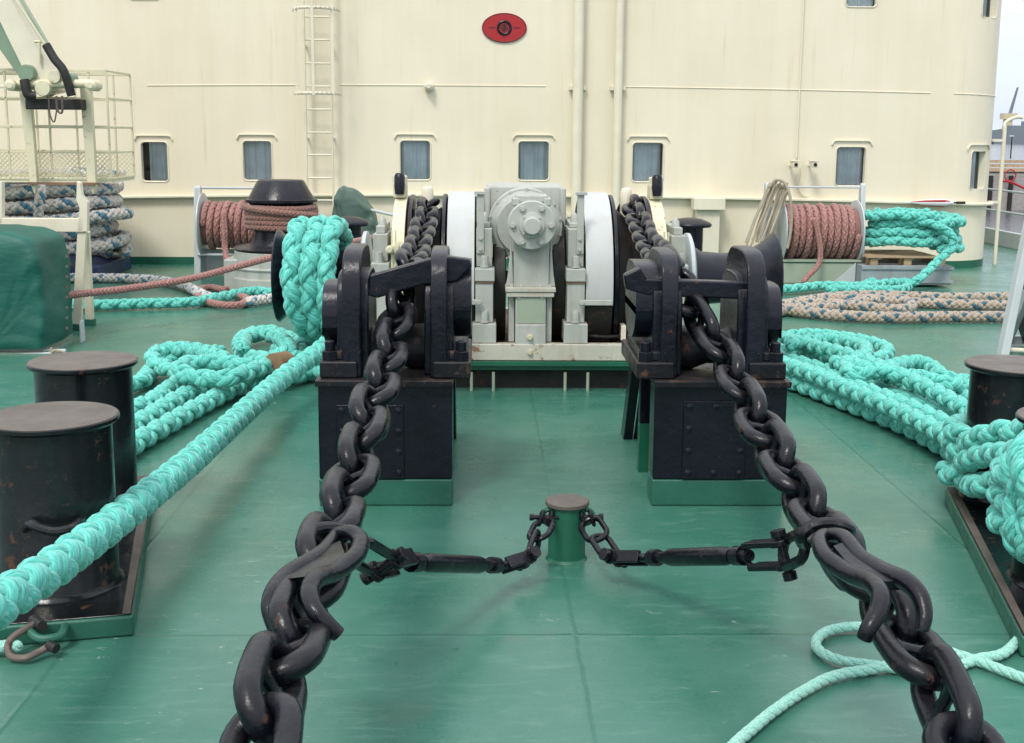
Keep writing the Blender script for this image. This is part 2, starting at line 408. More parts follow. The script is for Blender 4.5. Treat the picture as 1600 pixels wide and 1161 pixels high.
# ------------------------------------------------------------------ deckhouse
WY = 18.2; SX, SR = 7.0, .85
def cz(x): return -.0019*(x-.4)**2           # camber of the house's fittings
def wp(s, off=0.):
    """point on the wall line at arc length s (X while straight), off metres proud of it"""
    if s <= SX: return Vector((s, WY-off, 0)), Vector((0, -1, 0))
    a = (s-SX)/SR
    if a < PI/2:
        nrm = Vector((math.sin(a), -math.cos(a), 0)); return Vector((SX, WY+SR, 0))+nrm*(SR+off), nrm
    return Vector((SX+SR+off, WY+SR+(a-PI/2)*SR, 0)), Vector((1, 0, 0))
house = thing('ship_deckhouse', 'cream painted steel deckhouse front with a row of square windows and a rounded right corner', 'deckhouse', (0.4, WY, 0))
winL = [(-5.02, -4.66), (-3.53, -3.135), (-1.22, -.80), (.525, .955), (2.22, 2.655), (5.265, 5.68), (7.32, 7.64)]
winU = [(-5.1, -4.68), (5.28, 5.72), (7.32, 7.64)]
wins = [(a-.008, b+.008, 1.29+cz((a+b)/2), 1.85+cz((a+b)/2)) for a, b in winL]
winsU = [(a, b, 3.86+cz((a+b)/2)*.5-(.1 if a > 7 else 0), 4.5+cz((a+b)/2)) for a, b in winU]
allw = wins+winsU
ss = sorted(set([-12, -8]+[w[0] for w in allw]+[w[1] for w in allw]+[SX+SR*PI/2*i/14 for i in range(15)]+[SX+SR*PI/2+6, SX+SR*PI/2+16]))
zs = sorted(set([.08, 5.4]+[w[2] for w in allw]+[w[3] for w in allw]))
mb = MB()
for i in range(len(ss)-1):
    for j in range(len(zs)-1):
        sm, zm = (ss[i]+ss[i+1])/2, (zs[j]+zs[j+1])/2
        if any(w[0] < sm < w[1] and w[2] < zm < w[3] for w in allw): continue
        a = wp(ss[i])[0]; b = wp(ss[i+1])[0]
        mb.add([(a.x, a.y, zs[j]), (b.x, b.y, zs[j]), (b.x, b.y, zs[j+1]), (a.x, a.y, zs[j+1])], [(0, 1, 2, 3)])
mb.build('wall', 'wall', house, ang=50)
mb = MB()   # roof and back so the cabins inside are dark
mb.add([(-12, WY, 5.4), (8.1, WY+.3, 5.4), (8.2, 35, 5.4), (-12, 35, 5.4)], [(0, 1, 2, 3)]); mb.build('roof', 'wall', house)
mb = MB()
for i in range(len(ss)-1):
    a = wp(ss[i], .004)[0]; b = wp(ss[i+1], .004)[0]
    mb.add([(a.x, a.y, 0), (b.x, b.y, 0), (b.x, b.y, .115), (a.x, a.y, .115)], [(0, 1, 2, 3)])
mb.build('skirting', 'dgreen', house, ang=50)
def curvedbar(mb, s0, s1, zfun, h, d, st=.25):
    n = max(2, int((s1-s0)/st)+1); ring = []
    for i in range(n+1):
        s = s0+(s1-s0)*i/n; z = zfun(s)
        for off, dz in ((-.01, -h/2), (d*.7, -h/2), (d, -h*.25), (d, h*.25), (d*.7, h/2), (-.01, h/2)):
            q = wp(s, off)[0]; ring.append((q.x, q.y, z+dz))
    fs = []
    for i in range(n):
        for k in range(6):
            k2 = (k+1) % 6; fs.append((i*6+k, (i+1)*6+k, (i+1)*6+k2, i*6+k2))
    fs += [tuple(range(6)), tuple(reversed(range(n*6, n*6+6)))]
    mb.add(ring, fs)
mb = MB(); curvedbar(mb, -12, SX+SR*1.45, lambda s: 1.06+cz(min(s, 8.0)), .045, .10, .18)
mb.build('ledge', 'cream', house, ang=50)
mb = MB()
for s0, s1, z in ((-4.9, -2.7, 2.655), (-2.1, .9, 2.655), (1.95, 6.6, 2.66), (6.95, 8.2, 2.66), (-12, -5.6, 2.66)):
    curvedbar(mb, s0, s1, lambda s: z+cz(s)*.75, .014, .010, .15)

mb.build('weld_seam', 'wall', house, ang=50)
# windows
for (a, b, z0, z1) in allw:
    fr = MB(); cx = (a+b)/2
    # reveal 9 cm deep, with a rounded-corner inner frame
    d = .09
    pa, pb = wp(a)[0], wp(b)[0]; qa, qb = wp(a, -d)[0], wp(b, -d)[0]
    fr.add([(pa.x, pa.y, z0), (qa.x, qa.y, z0), (qa.x, qa.y, z1), (pa.x, pa.y, z1)], [(0, 1, 2, 3)])
    fr.add([(pb.x, pb.y, z0), (qb.x, qb.y, z0), (qb.x, qb.y, z1), (pb.x, pb.y, z1)], [(0, 3, 2, 1)])
    for z, o in ((z0, 1), (z1, -1)):
        f = [(pa.x, pa.y, z), (pb.x, pb.y, z), (qb.x, qb.y, z), (qa.x, qa.y, z)]
        fr.add(f if o > 0 else f[::-1], [(0, 1, 2, 3)])
    # rounded corner fillets
    rc = .05; u = (pb-pa).normalized(); wd = (pb-pa).length
    for (cx0, cz0, sx, sz) in ((0, z0, 1, 1), (wd, z0, -1, 1), (0, z1, 1, -1), (wd, z1, -1, -1)):
        poly = [pa+u*cx0+Vector((0, 0, cz0-pa.z))]
        for k in range(7):
            t = PI/2*k/6; poly.append(pa+u*(cx0+sx*(rc-rc*math.sin(t)))+Vector((0, 0, cz0+sz*(rc-rc*math.cos(t)))))
        nn = wp(cx)[1]; fr.prism([q-nn*.012 for q in poly], -nn*.06)
    win = fr.build('window', 'cream', house, smooth=False)
    # slim raised rim round the opening
    rim = MB(); nn = wp(cx)[1]; pr = []
    for (x_, z_, st) in ((wd-rc, z1-rc, 0), (rc, z1-rc, 1), (rc, z0+rc, 2), (wd-rc, z0+rc, 3)):
        for k in range(6):
            t = PI/2*(st+k/5); pr.append(pa+u*(x_+(rc+.012)*math.cos(t))+Vector((0, 0, z_+(rc+.012)*math.sin(t)))+nn*.004)
    rim.tube(pr, .010, 6, closed=True)
    rim.build('frame', 'cream', win)
    eb = MB(); e0, e1 = a-.085, b+.085; pts = []
    for k in range(19):
        t = k/18; s = e0+(e1-e0)*t; zz = z1+.105
        edge = min(t, 1-t)*(e1-e0)
        if edge < .06: zz -= .06-math.sqrt(max(0, .06**2-(.06-edge)**2))
        q = wp(s, .03)[0]; pts.append((q.x, q.y, zz))
    q = wp(e0, .03)[0]; pts.insert(0, (q.x, q.y, z1+.02)); q = wp(e1, .03)[0]; pts.append((q.x, q.y, z1+.02))
    fs = MB()
    for k in range(len(pts)-1):
        A, B = Vector(pts[k]), Vector(pts[k+1]); ia = Vector((A.x, A.y, A.z))-nn*.034; ib = Vector((B.x, B.y, B.z))-nn*.034
        dn = Vector((0, 0, .012))
        fs.add([A, B, ib, ia, A-dn, B-dn, ib-dn, ia-dn], [(0, 1, 2, 3), (4, 7, 6, 5), (0, 4, 5, 1)])
    fs.build('drip_moulding', 'cream', win, ang=50)
    gl = MB().add([(qa.x, qa.y, z0), (qb.x, qb.y, z0), (qb.x, qb.y, z1), (qa.x, qa.y, z1)], [(0, 1, 2, 3)])
    gl.build('pane', 'glass', win, smooth=False)
    ct = MB(); k_ = 40; npts = []
    cover = {0: (.22, 1.0), 1: (0, 1), 2: (0, 1.), 3: (.0, 1.), 4: (0, .95), 5: (.0, 1.), 6: (0, 1)}.get(allw.index((a, b, z0, z1)), (0, 1))
    ph = a*3.7
    for z in (z0-.03, z1+.03):
        for i in range(k_):
            t = cover[0]+(cover[1]-cover[0])*i/(k_-1)
            s = a+(b-a)*t; q = wp(s, -d-.045-.018*math.sin(t*26+ph)-.012*math.sin(t*11+ph*2))[0]; npts.append((q.x, q.y, z))
    ct.grid(npts, k_, 2); ct.build('curtain', 'curtain', win)
    rm = MB()
    c = (pa+pb)/2-nn*.62; hw = wd/2+(.35 if b < 7 else .01)
    A = c-u*hw+nn*.5; B = c+u*hw+nn*.5; C = c+u*hw-nn*.5; D_ = c-u*hw-nn*.5; lo, hi = z0-.1, z1+.1
    vs = [(p.x, p.y, z) for z in (lo, hi) for p in (A, B, C, D_)]
    rm.add(vs, [(0, 1, 2, 3), (7, 6, 5, 4), (1, 5, 6, 2), (2, 6, 7, 3), (3, 7, 4, 0)]); rm.build('cabin_interior', 'room', win, smooth=False)

# pipes down the wall
for nm, px, r, x in (('downpipe', 0, .075, P(903, 150, y=18.05).x), ('downpipe', 0, .062, P(966, 150, y=18.05).x)):
    pp = MB(); pp.cyl((x, 18.07, .1), (x, 18.07, 5.3), r, n=20)
    pp.bx(x-r-.05, x+r+.05, 18.11, 18.199, 2.60, 2.66); pp.bx(x-r-.05, x+r+.05, 18.11, 18.199, .75, .8)
    pp.build('pipe', 'cream', house, bev=.004)
x = P(1249, 150, y=18.17).x
mb = MB(); mb.tube([(x, 18.165, 5.2), (x, 18.165, 1.65)], .012, 6); mb.tube(spline([(x+.05, 18.15, 1.5), (x+.05, 18.17, 1.25), (x+.1, 18.16, 1.12), (x+.2, 18.15, 1.07)]), .014, 6); mb.build('conduit', 'cream', house)
# small fittings
p = P(670, 135, y=18.1); mb = MB(); mb.lathe(p+Vector((0, .1, 0)), (0, -1, 0), [(0, .07), (.1, .07), (.14, .04), (.2, .03)], 18); mb.build('fitting', 'cream', house)
p = P(1217, 340, y=18.1); mb = MB(); mb.lathe(p+Vector((0, .1, 0)), (0, -1, 0), [(0, .05), (.08, .05), (.1, .03)], 14); mb.build('fitting', 'cream', house)
for px, py in ((370, 62), (430, 150), (1115, 120), (1480, 60), (1390, 190), (1170, 60), (1480, 335)):
    p = P(px, py, y=18.19); 
# wall box vent (right of the windlass)
v = thing('wall_ventilator', 'small cream box ventilator on a duct against the wall behind the right warping drum', 'ventilator', (P(1106, 330, y=18).x, 18.0, 0))
x0, x1 = P(1082, 320, y=17.95).x, P(1131, 320, y=17.95).x; zt, zb = P(1106, 309, y=17.9).z, P(1106, 328, y=17.9).z
MB().bx(x0, x1, 17.82, 18.1, zb, zt).build('hood', 'cream', v, bev=.012)
MB().bx(x0+.06, x1-.06, 17.9, 18.09, .01, zb-.002).build('duct', 'cream', v, bev=.01)
#v2 = thing('junction_box', 'low cream cabinet on a pedestal against the wall left of the gearbox, behind the drum', 'cabinet', (P(765, 330, y=17.9).x, 17.9, 0))

# corner pipe stanchion at right edge
tagp = thing('corner_pipe', 'thin cream vertical pipe standing at the rounded right corner of the deckhouse', 'pipe', (8.03, 18.85, 0))
mb = MB(); mb.tube(spline([(8.03, 18.85, .0), (8.03, 18.85, 1.2), (8.03, 18.85, 2.0), (8.035, 18.87, 2.18), (8.2, 18.9, 2.27), (8.32, 18.92, 2.27)]), .028, 10); mb.build('riser', 'cream', tagp)
mb = MB(); mb.bx(7.84, 8.03, 18.83, 18.87, .95, .99).bx(7.84, 8.03, 18.83, 18.87, 1.9, 1.94); mb.build('bracket', 'cream', tagp)

# ladder
lx0, lx1 = P(478, 200, y=18).x, P(519, 200, y=18).x
lad = thing('wall_ladder', 'cream steel ladder with a short safety cage fixed to the deckhouse wall', 'ladder', ((lx0+lx1)/2, 18.05, .9))
for x in (lx0, lx1):
    MB().bx(x-.012, x+.012, 17.98, 18.04, .68, 5.0).build('rail', 'cream', lad, bev=.004)
zz = [P(500, y_, y=18.0).z for y_ in (26, 62, 99, 135, 171, 207, 242, 278, 313, 350)]
zz += [zz[0]+(zz[0]-zz[1])*k for k in (1, 2, 3)]
for z in zz: MB().cyl((lx0, 18.01, z), (lx1, 18.01, z), .013, n=8).build('rung', 'cream', lad)
for z in (zz[1]-.1, zz[5]-.1, zz[8]):
    MB().bx(lx0-.012, lx0+.012, 18.03, 18.2, z, z+.03).bx(lx1-.012, lx1+.012, 18.03, 18.2, z, z+.03).build('bracket', 'cream', lad)
for z in (P(500, 14, y=17.5).z, P(500, 148, y=17.5).z):
    pts = [((lx0+lx1)/2+.33*math.cos(t), 17.98-.5*math.sin(t), z) for t in [PI*k/16 for k in range(17)]]
    hb = MB()
    for k in range(16):
        a, b = Vector(pts[k]), Vector(pts[k+1]); up = Vector((0, 0, .045)); hb.add([a, b, b+up, a+up], [(0, 1, 2, 3)])
    o = hb.build('cage_hoop', 'cream', lad); o.modifiers.new('s', 'SOLIDIFY').thickness = .008
for t in (.22, .5, .78):
    q = Vector(((lx0+lx1)/2+.33*math.cos(PI*t), 17.98-.5*math.sin(PI*t), 0)); MB().bx(q.x-.02, q.x+.02, q.y-.008, q.y+.0, P(500, 148, y=17.5).z, 4.6).build('cage_strap', 'cream', lad)

# oval emblem
pc = P(788, 43.5, y=WY-.02)
em = thing('emblem_plaque', 'red oval plaque with a black ring high on the cream wall', 'plaque', pc)
n = 48; a_, b_ = 34/1900*18.2, 22/1900*18.2
MB().prism([(pc.x+a_*math.cos(2*PI*k/n), WY-.004, pc.z+b_*math.sin(2*PI*k/n)) for k in range(n)], (0, -.02, 0)).build('plate', 'red', em, bev=.003)
mb = MB(); r = 9.5/1900*18.2
mb.tube([(pc.x+r*math.cos(2*PI*k/32), WY-.028, pc.z+r*math.sin(2*PI*k/32)) for k in range(32)], .019, 8, closed=True)
mb.build('ring', 'black', em)
mb = MB(); mb.bx(pc.x-.03, pc.x+.03, WY-.03, WY-.024, pc.z-.012, pc.z+.012).bx(pc.x-.012, pc.x+.012, WY-.031, WY-.024, pc.z-.035, pc.z+.035)
mb.tube([(pc.x+.045*math.cos(2*PI*k/20), WY-.026, pc.z+.045*math.sin(2*PI*k/20)) for k in range(20)], .006, 6, closed=True)
for s in (-1, 1):
    for k in range(4): mb.bx(pc.x+s*.18+k*.025-.045, pc.x+s*.18+k*.025-.03, WY-.027, WY-.024, pc.z-.012, pc.z+.012)
mb.build('mark', 'dark', em)
mb = MB(); mb.tube([(pc.x+(a_-.008)*math.cos(2*PI*k/n), WY-.024, pc.z+(b_-.008)*math.sin(2*PI*k/n)) for k in range(n)], .006, 6, closed=True); mb.build('rim', 'dark', em)

# twin cameras
cc = P(1254, 258, y=18.0)
for px, lab in ((1241, 'left of the two small cream cameras with black lenses above the right rope reel'), (1271, 'right of the two small cream cameras with black lenses above the right rope reel')):
    c = P(px, 257, y=17.95)
    t = thing('wall_camera', lab, 'camera', c, 'small cameras on the wall')
    MB().box(c, (.085, .2, .08)).box(c+Vector((0, .16, -.02)), (.03, .22, .03)).build('housing', 'cream', t, bev=.012)
    MB().lathe(c+Vector((0, -.10, 0)), (0, -1, 0), [(0, .026), (.012, .026), (.012, .02), (.004, .018), (.004, 0)], 18).build('lens', 'lens', t)
    MB().box(c+Vector((0, .0, .052)), (.11, .22, .012)).build('sun_shield', 'cream', t, bev=.003)

# umbrella on the ledge
ua, ub = P(1412, 316, y=18.06), P(1508, 315, y=18.06); ua.z = ub.z = 1.075+cz(6.6)
um = thing('umbrella', 'furled red and white umbrella with a black handle lying on the wall ledge', 'umbrella', (ua+ub)/2)
d = ub-ua
MB().lathe(ua, d, [(0, .006), (.08, .012), (.3, .045), (.62, .058), (.72, .035), (.74, .03)], 12).build('canopy', 'white_plastic', um)
mb = MB()
for k in (0, 2, 4):
    t = 2*PI*k/6+.5; off = Vector((0, math.cos(t), math.sin(t)))
    mb.tube([ua+d.normalized()*s_+off*r_ for s_, r_ in ((.1, .012), (.3, .036), (.6, .047), (.68, .036))], [.006, .018, .022, .012], 6)
mb.build('red_panel', 'red', um)
MB().cyl(ua+d*.80, ua+d*.86, .012, n=8).cyl(ua+d*.86, ua+d*1.0, .02, n=12).build('handle', 'lens', um)

# ================================================================== WINDLASS
CXW = .365
wl = thing('anchor_windlass', 'big pale grey anchor windlass with a central gearbox and black warping drums', 'windlass', (CXW, 10.1, 0))
YS, ZS = 10.1, .78           # main shaft
def X(px, y): return P(px, 400, y=y).x
def ZP(py, y, px=829): return P(px, py, y=y).z
ft = ZP(538, 9.27)
mb = MB(); mb.bx(CXW-1.2, CXW+1.2, 9.27, 9.36, ft-.13, ft); mb.bx(CXW-1.2, CXW+1.2, 11.2, 11.3, ft-.13, ft)
for x in (-1.2, -.42, .33, 1.11): mb.bx(CXW+x, CXW+x+.09, 9.361, 11.199, ft-.13, ft)
mb.build('base_frame', 'grey_rust', wl, bev=.008)
MB().bx(CXW-1.16, CXW+1.16, 9.37, 11.19, ft-.128, ft-.05).build('drip_tray', 'rusty', wl)
MB().bx(CXW-1.21, CXW+1.21, 9.26, 11.3, ft-.172, ft-.134).bx(CXW-1.19, CXW+1.19, 9.30, 11.3, ft-.21, ft-.174).build('green_beam', 'dgreen', wl, bev=.004)
MB().bx(CXW-1.1, CXW+1.1, 9.42, 11.1, .0, ft-.226).build('void_shade_box', 'dark', wl)  # dark box standing in for the shaded open void beneath the frame
for px in (737, 772, 886, 922):
    x = X(px, 9.3); MB().cyl((x, 9.3, 0), (x, 9.3, ft-.226), .012, n=8).build('rod', 'grey_green', wl)
# central column
Y0 = 9.30
def rect(px0, px1, py0, py1, y): return (X(px0, y), X(px1, y), ZP(py1, y), ZP(py0, y))
a, b, c, d = rect(806, 854, 463, 540, Y0); mb = MB(); mb.bx(a, b, Y0, 9.7, ft+.001, d); mb.bx(a-.05, a-.005, Y0+.06, 9.7, ft+.001, d-.002); mb.bx(b+.005, b+.05, Y0+.06, 9.7, ft+.001, d-.002)
col_ = mb.build('column', 'grey', wl, bev=.008)
MB().bx(a+.012, b-.012, Y0-.004, Y0, ZP(505, Y0), ZP(466, Y0)).build('panel', 'grey_green', col_)
MB().bx(a-.0, b+.0, Y0-.02, Y0-.001, ft-.13, ZP(507, Y0)).build('front_plate', 'grey', wl, bev=.006)
for py in (526, 549): MB().bolt((X(829, Y0), Y0-.02, ZP(py, Y0)), (0, -1, 0), .02, .035).build('bolt', 'brass', wl)
a, b, c, d = rect(790, 869, 448, 464, Y0); zt = d
MB().bx(a, b, Y0-.03, 9.72, ZP(456, Y0), ZP(449, Y0)).bx(a+.012, b-.012, Y0-.02, 9.71, ZP(464, Y0), ZP(456.5, Y0)).build('column_flange', 'grey_rust', wl, bev=.006)
for px in (800, 815, 845, 860): MB().bolt((X(px, Y0), Y0+.02, ZP(449, Y0)), (0, 0, 1), .014, .02).build('flange_bolt', 'grey', wl)
for px in (812, 848): MB().bolt((X(px, Y0), Y0+.0, ZP(464, Y0)), (0, 0, -1), .012, .02).build('flange_bolt', 'grey', wl)
# upper tapered column
mb = MB(); zb, zt2 = ZP(448.6, Y0), ZP(372, Y0)
def q4(px0, px1, py, y): return [(X(px0, y), y, ZP(py, y)), (X(px1, y), y, ZP(py, y))]
lo = q4(803, 858, 448.8, Y0+.02)+[(X(858, Y0), 9.7, zb), (X(803, Y0), 9.7, zb)]
hi = q4(803, 858, 380, Y0+.02)+[(X(858, Y0), 9.7, zt2), (X(803, Y0), 9.7, zt2)]
mb.add(lo+hi, [(0, 1, 5, 4), (1, 2, 6, 5), (2, 3, 7, 6), (3, 0, 4, 7), (4, 5, 6, 7), (3, 2, 1, 0)])
for s in (-1, 1):   # side webs flare outward to the foot
    xa = X(830+s*27, Y0); xb = X(830+s*39, Y0); mb.prism([(xa, Y0+.05, zb), (xb, Y0+.05, zb), (X(830+s*36, Y0), Y0+.05, ZP(430, Y0)), (xa+s*.02, Y0+.05, zt2)], (0, .03, 0))
mb.build('upper_column', 'grey', wl, bev=.006)
gc = P(831, 352, y=9.22)
mb = MB(); mb.lathe((gc.x, 9.56, gc.z), (0, -1, 0), [(0, .15), (.27, .15), (.275, .187), (.335, .187), (.35, .178), (.35, .10), (.375, .095), (.378, .072), (.44, .068), (.452, .058), (.452, 0)], 48)
gh = mb.build('bearing_cover', 'grey', wl, ang=30)
for k in range(6):
    t = k*PI/3; MB().bolt((gc.x+.145*math.cos(t), 9.21, gc.z+.145*math.sin(t)), (0, -1, 0), .021, .03).build('cover_bolt', 'grey', gh)
for k in range(4):
    t = PI/4+k*PI/2; MB().bolt((gc.x+.085*math.cos(t), 9.187, gc.z+.085*math.sin(t)), (0, -1, 0), .010, .012).build('hub_bolt', 'grey', gh)
MB().bx(gc.x-.125, gc.x+.125, 9.27, 9.5, gc.z+.165, gc.z+.225).bx(gc.x-.15, gc.x-.09, 9.26, 9.48, gc.z+.14, gc.z+.205).bx(gc.x+.09, gc.x+.15, 9.26, 9.48, gc.z+.14, gc.z+.205).build('cover_lug', 'grey', wl, bev=.015)
# round gear case and square housing behind
hc = P(821, 353, y=9.6); R1 = 58/1900*9.65
mb = MB(); mb.lathe((hc.x, 9.86, hc.z), (0, -1, 0), [(0, R1), (.22, R1), (.24, R1*.985), (.24, R1*.93), (.255, R1*.92), (.27, R1*.80), (.30, R1*.76), (.305, 0)], 64)
gcs = mb.build('gear_case', 'grey', wl, ang=30)
for k in range(14):
    t = 2*PI*k/14+.2; MB().bolt((hc.x+R1*.955*math.cos(t), 9.62, hc.z+R1*.955*math.sin(t)), (0, -1, 0), .012, .016).build('case_bolt', 'grey', gcs)
a, b, c, d = rect(760, 880, 291, 372, 9.8)
mb = MB(); mb.bx(a, b, 9.87, 10.5, c, d); mb.bx(a-.02, a+.03, 9.84, 9.90, c+.02, d-.01).bx(b-.03, b+.02, 9.84, 9.90, c+.02, d-.01)
mb.build('gear_housing', 'grey', wl, bev=.02)
for z in (c+.08, c+.2, c+.32):
    MB().bolt((a, 9.95, z), (-1, 0, 0), .012, .02).build('housing_bolt', 'grey', wl); MB().bolt((b, 9.95, z), (1, 0, 0), .012, .02).build('housing_bolt', 'grey', wl)
mb = MB(); mb.lathe((hc.x, 10.1, hc.z+.0), (0, 1, 0), [(0, .2), (.5, .2), (.9, .2), (.93, .15)], 32); mb.build('motor', 'grey', wl)
# dark gear wheels between column and bearings
for s in (-1, 1):
    x = CXW+s*.235
    MB().lathe((x-.05, YS-.05, .78), (1, 0, 0), [(0, .55), (.1, .55)], 48).build('gear_wheel', 'dark', wl, bev=.01)
    MB().lathe((CXW+s*.20, 9.62, .83), (s, 0, 0), [(0, .09), (.1, .09), (.1, .06), (.2, .06)], 24).build('hub', 'grey', wl)
MB().lathe((CXW-2.0, YS, ZS), (1, 0, 0), [(0, .075), (4.0, .075)], 24).build('shaft', 'grey_rust', wl)

def side(s):
    def XX(px, y):           # pixel on the left side mirrored about the centre line
        x = X(px, y); return x if s < 0 else 2*CXW-x
    def bxx(mb, p0, p1, y0, y1, z0, z1):
        x0, x1 = XX(p0, y0), XX(p1, y0); return mb.bx(min(x0, x1), max(x0, x1), y0, y1, z0, z1)
    def Z(py, y): return ZP(py, y, 760)
    # inner bearing pedestal
    y = 9.33
    mb = MB(); bxx(mb, 738, 776, y-.03, 10.3, ft+.001, Z(505, y)); bxx(mb, 743, 771, y+.02, 10.3, Z(504.5, y), Z(443, y)); bxx(mb, 742, 773, y, 10.25, Z(440, y), Z(420, y))
    bxx(mb, 744, 769, y+.12, 10.2, Z(419.5, y), Z(357, y+.12)); bxx(mb, 747, 766, y+.2, 10.1, Z(357, y+.12)+.001, Z(349, y+.12))
    mb.build('bearing_pedestal', 'grey', wl, bev=.008)
    mb = MB(); bxx(mb, 743, 772, y+.01, 10.2, Z(442.8, y), Z(440.2, y)); mb.build('bearing_gap', 'rusty', wl)
    for py, yy in ((418, y+.06), (503, y-.0)):
        xm = (XX(750, y)+XX(765, y))/2; MB().lathe((xm, yy, Z(py+1, y)), (0, 0, 1), [(0, .036), (.012, .036), (.012, .028), (.085, .028), (.09, .026)], 8).build('holding_bolt', 'grey', wl)
    xm = XX(757, y); MB().lathe((xm, y+.3, Z(349, y+.12)), (0, 0, 1), [(0, .035), (.05, .028), (.075, .01)], 16).build('oil_cup', 'grey', wl)
    mb = MB(); bxx(mb, 745, 756, y+.10, y+.115, Z(398, y), Z(300, y)); bxx(mb, 741, 759, y+.08, y+.10, Z(305, y), Z(300, y)); mb.build('guard_bar', 'grey', wl, bev=.003)
    for py in (375, 392): MB().bolt((XX(751, y), y+.10, Z(py, y)), (0, -1, 0), .012, .015).build('guard_bolt', 'grey', wl)
    # brake drum with its wide white band
    x0, x1 = sorted((XX(698, 9.4), XX(741, 9.4)))
    Rb = ZP(299, YS, 720)-ZS
    mb = MB(); n = 40
    pts = []
    for k in range(n+1):
        t = R_(-9+160*k/n)      # from front-bottom over the top to behind
        cy, cz_ = YS-Rb*math.cos(t), ZS+Rb*math.sin(t)
        iy, iz = YS-(Rb-.02)*math.cos(t), ZS+(Rb-.02)*math.sin(t)
        pts += [(x0, cy, cz_), (x1, cy, cz_), (x1, iy, iz), (x0, iy, iz)]
    fs = [(0, 1, 2, 3), tuple(reversed([n*4+i for i in range(4)]))]
    for k in range(n):
        for j in range(4):
            j2 = (j+1) % 4; fs.append((k*4+j, (k+1)*4+j, (k+1)*4+j2, k*4+j2))
    # keep only the part above the bracket
    mb.add(pts, fs); mb.build('brake_cover', 'white', wl, ang=30)
    MB().lathe((x0-.012, YS, ZS), (1, 0, 0), [(0, Rb-.06), (.01, Rb-.03), (x1-x0+.012, Rb-.03), (x1-x0+.024, Rb-.06)], 56).build('brake_drum', 'dark', wl)
    mb = MB(); bxx(mb, 700, 752, 9.28, 9.31, Z(476, 9.3), Z(468, 9.3)); mb.build('band_link', 'grey', wl, bev=.004)
    MB().bolt((XX(749, 9.3), 9.28, Z(472, 9.3)), (0, -1, 0), .018, .02).build('link_pin', 'grey', wl)
    mb = MB(); 
    xx = sorted((XX(690, 9.6), XX(696, 9.6)))
    mb.lathe((xx[0], YS, ZS), (1, 0, 0), [(0, Rb-.02), (xx[1]-xx[0], Rb-.02)], 56); mb.build('lifter_flange', 'black', wl, bev=.004)
    # cable lifter body
    xa, xb = sorted((XX(645, YS), XX(690, YS)))
    MB().lathe((xa, YS, ZS), (1, 0, 0), [(0, .60), ((xb-xa)*.25, .56), ((xb-xa)*.5, .5), ((xb-xa)*.75, .56), (xb-xa, .60)], 24).build('cable_lifter', 'dark', wl, bev=0)
    xx = sorted((XX(635, 9.6), XX(643, 9.6)))
    mb = MB().lathe((xx[0], YS, ZS), (1, 0, 0), [(0, .66), (.01, .70), (xx[1]-xx[0], .70)], 56); mb.build('lifter_flange', 'black', wl, bev=.004)
    # outer band ring
    xx = sorted((XX(613, 9.6), XX(633, 9.6)))
    MB().lathe((xx[0], YS, ZS), (1, 0, 0), [(0, .55), (0, .69), (xx[1]-xx[0], .69), (xx[1]-xx[0], .55)], 56).build('band_ring', 'cream_rust', wl, bev=.004)
    xm = XX(625, 9.9)
    mb = MB(); mb.bx(xm-.055, xm+.055, 9.93, 10.1, 1.46, 1.58); mb.cyl((xm, 9.98, 1.54), (xm, 9.98, 1.64), .06, n=20); mb.build('band_lug', 'cream_rust', wl, bev=.01)
    MB().lathe((xm, 9.90, 1.49), (0, .12, 1), [(0, .035), (.06, .043), (.15, .043), (.17, .03)], 20).build('damper', 'black', wl)
    mb = MB(); mb.lathe((XX(668, 10.2), 10.25, 1.28), (0, 0, 1), [(0, .05), (.22, .05), (.25, .04), (.26, .02)], 16); mb.build('guide_post', 'cream', wl)
    x_ = XX(720, 9.9)
    MB().lathe((x_, 9.62, ft+.08), (0, 0, 1), [(0, .09), (.03, .09), (.03, .05), (.16, .04)], 16).build('brake_anchor', 'dark', wl)
    MB().bx(min(XX(676, 9.6), XX(684, 9.6)), max(XX(676, 9.6), XX(684, 9.6)), 9.45, 9.6, ft+.001, ft+.12).build('chock', 'cream', wl, bev=.005)
    MB().tube(spline([(XX(742, 9.4), 9.5, ft+.03), (XX(725, 9.4), 9.42, ft+.04), (XX(705, 9.4), 9.45, ft+.03), (XX(680, 9.4), 9.5, ft+.03)], 6), .014, 8).build('grease_pipe', 'dark', wl)
    # outer bearing
    mb = MB(); y = 9.45
    bxx(mb, 583, 606, y, 10.3, ft+.001, ZP(412, y)); bxx(mb, 579, 608, y-.05, 10.25, ZP(432, y), ZP(411.8, y)); bxx(mb, 583, 606, y+.05, 10.2, ZP(411.5, y), ZP(368, y)); bxx(mb, 588, 602, y+.1, 10.1, ZP(368, y), ZP(356, y))
    mb.build('bearing_pedestal', 'grey', wl, bev=.008)
    MB().lathe((XX(595, y), y+.2, ZP(358, y)), (0, 0, 1), [(0, .035), (.05, .03), (.08, .012)], 12).build('oil_cup', 'grey', wl); mb = MB(); mb.lathe((XX(592, y), y-.0, ZP(413, y)), (0, 0, 1), [(0, .04), (.015, .04), (.015, .03), (.09, .03)], 8); mb.build('holding_bolt', 'grey', wl)
    # brake screw rods
    mb = MB(); 
    for p_, y_ in ((611, 9.42), (617, 9.44)): bxx(mb, p_, p_+2.5, y_, y_+.012, ZP(460, 9.4), ZP(362, 9.4))
    bxx(mb, 607, 623, 9.40, 9.5, ZP(396, 9.4), ZP(386, 9.4)); mb.build('brake_screw', 'cream_rust', wl)
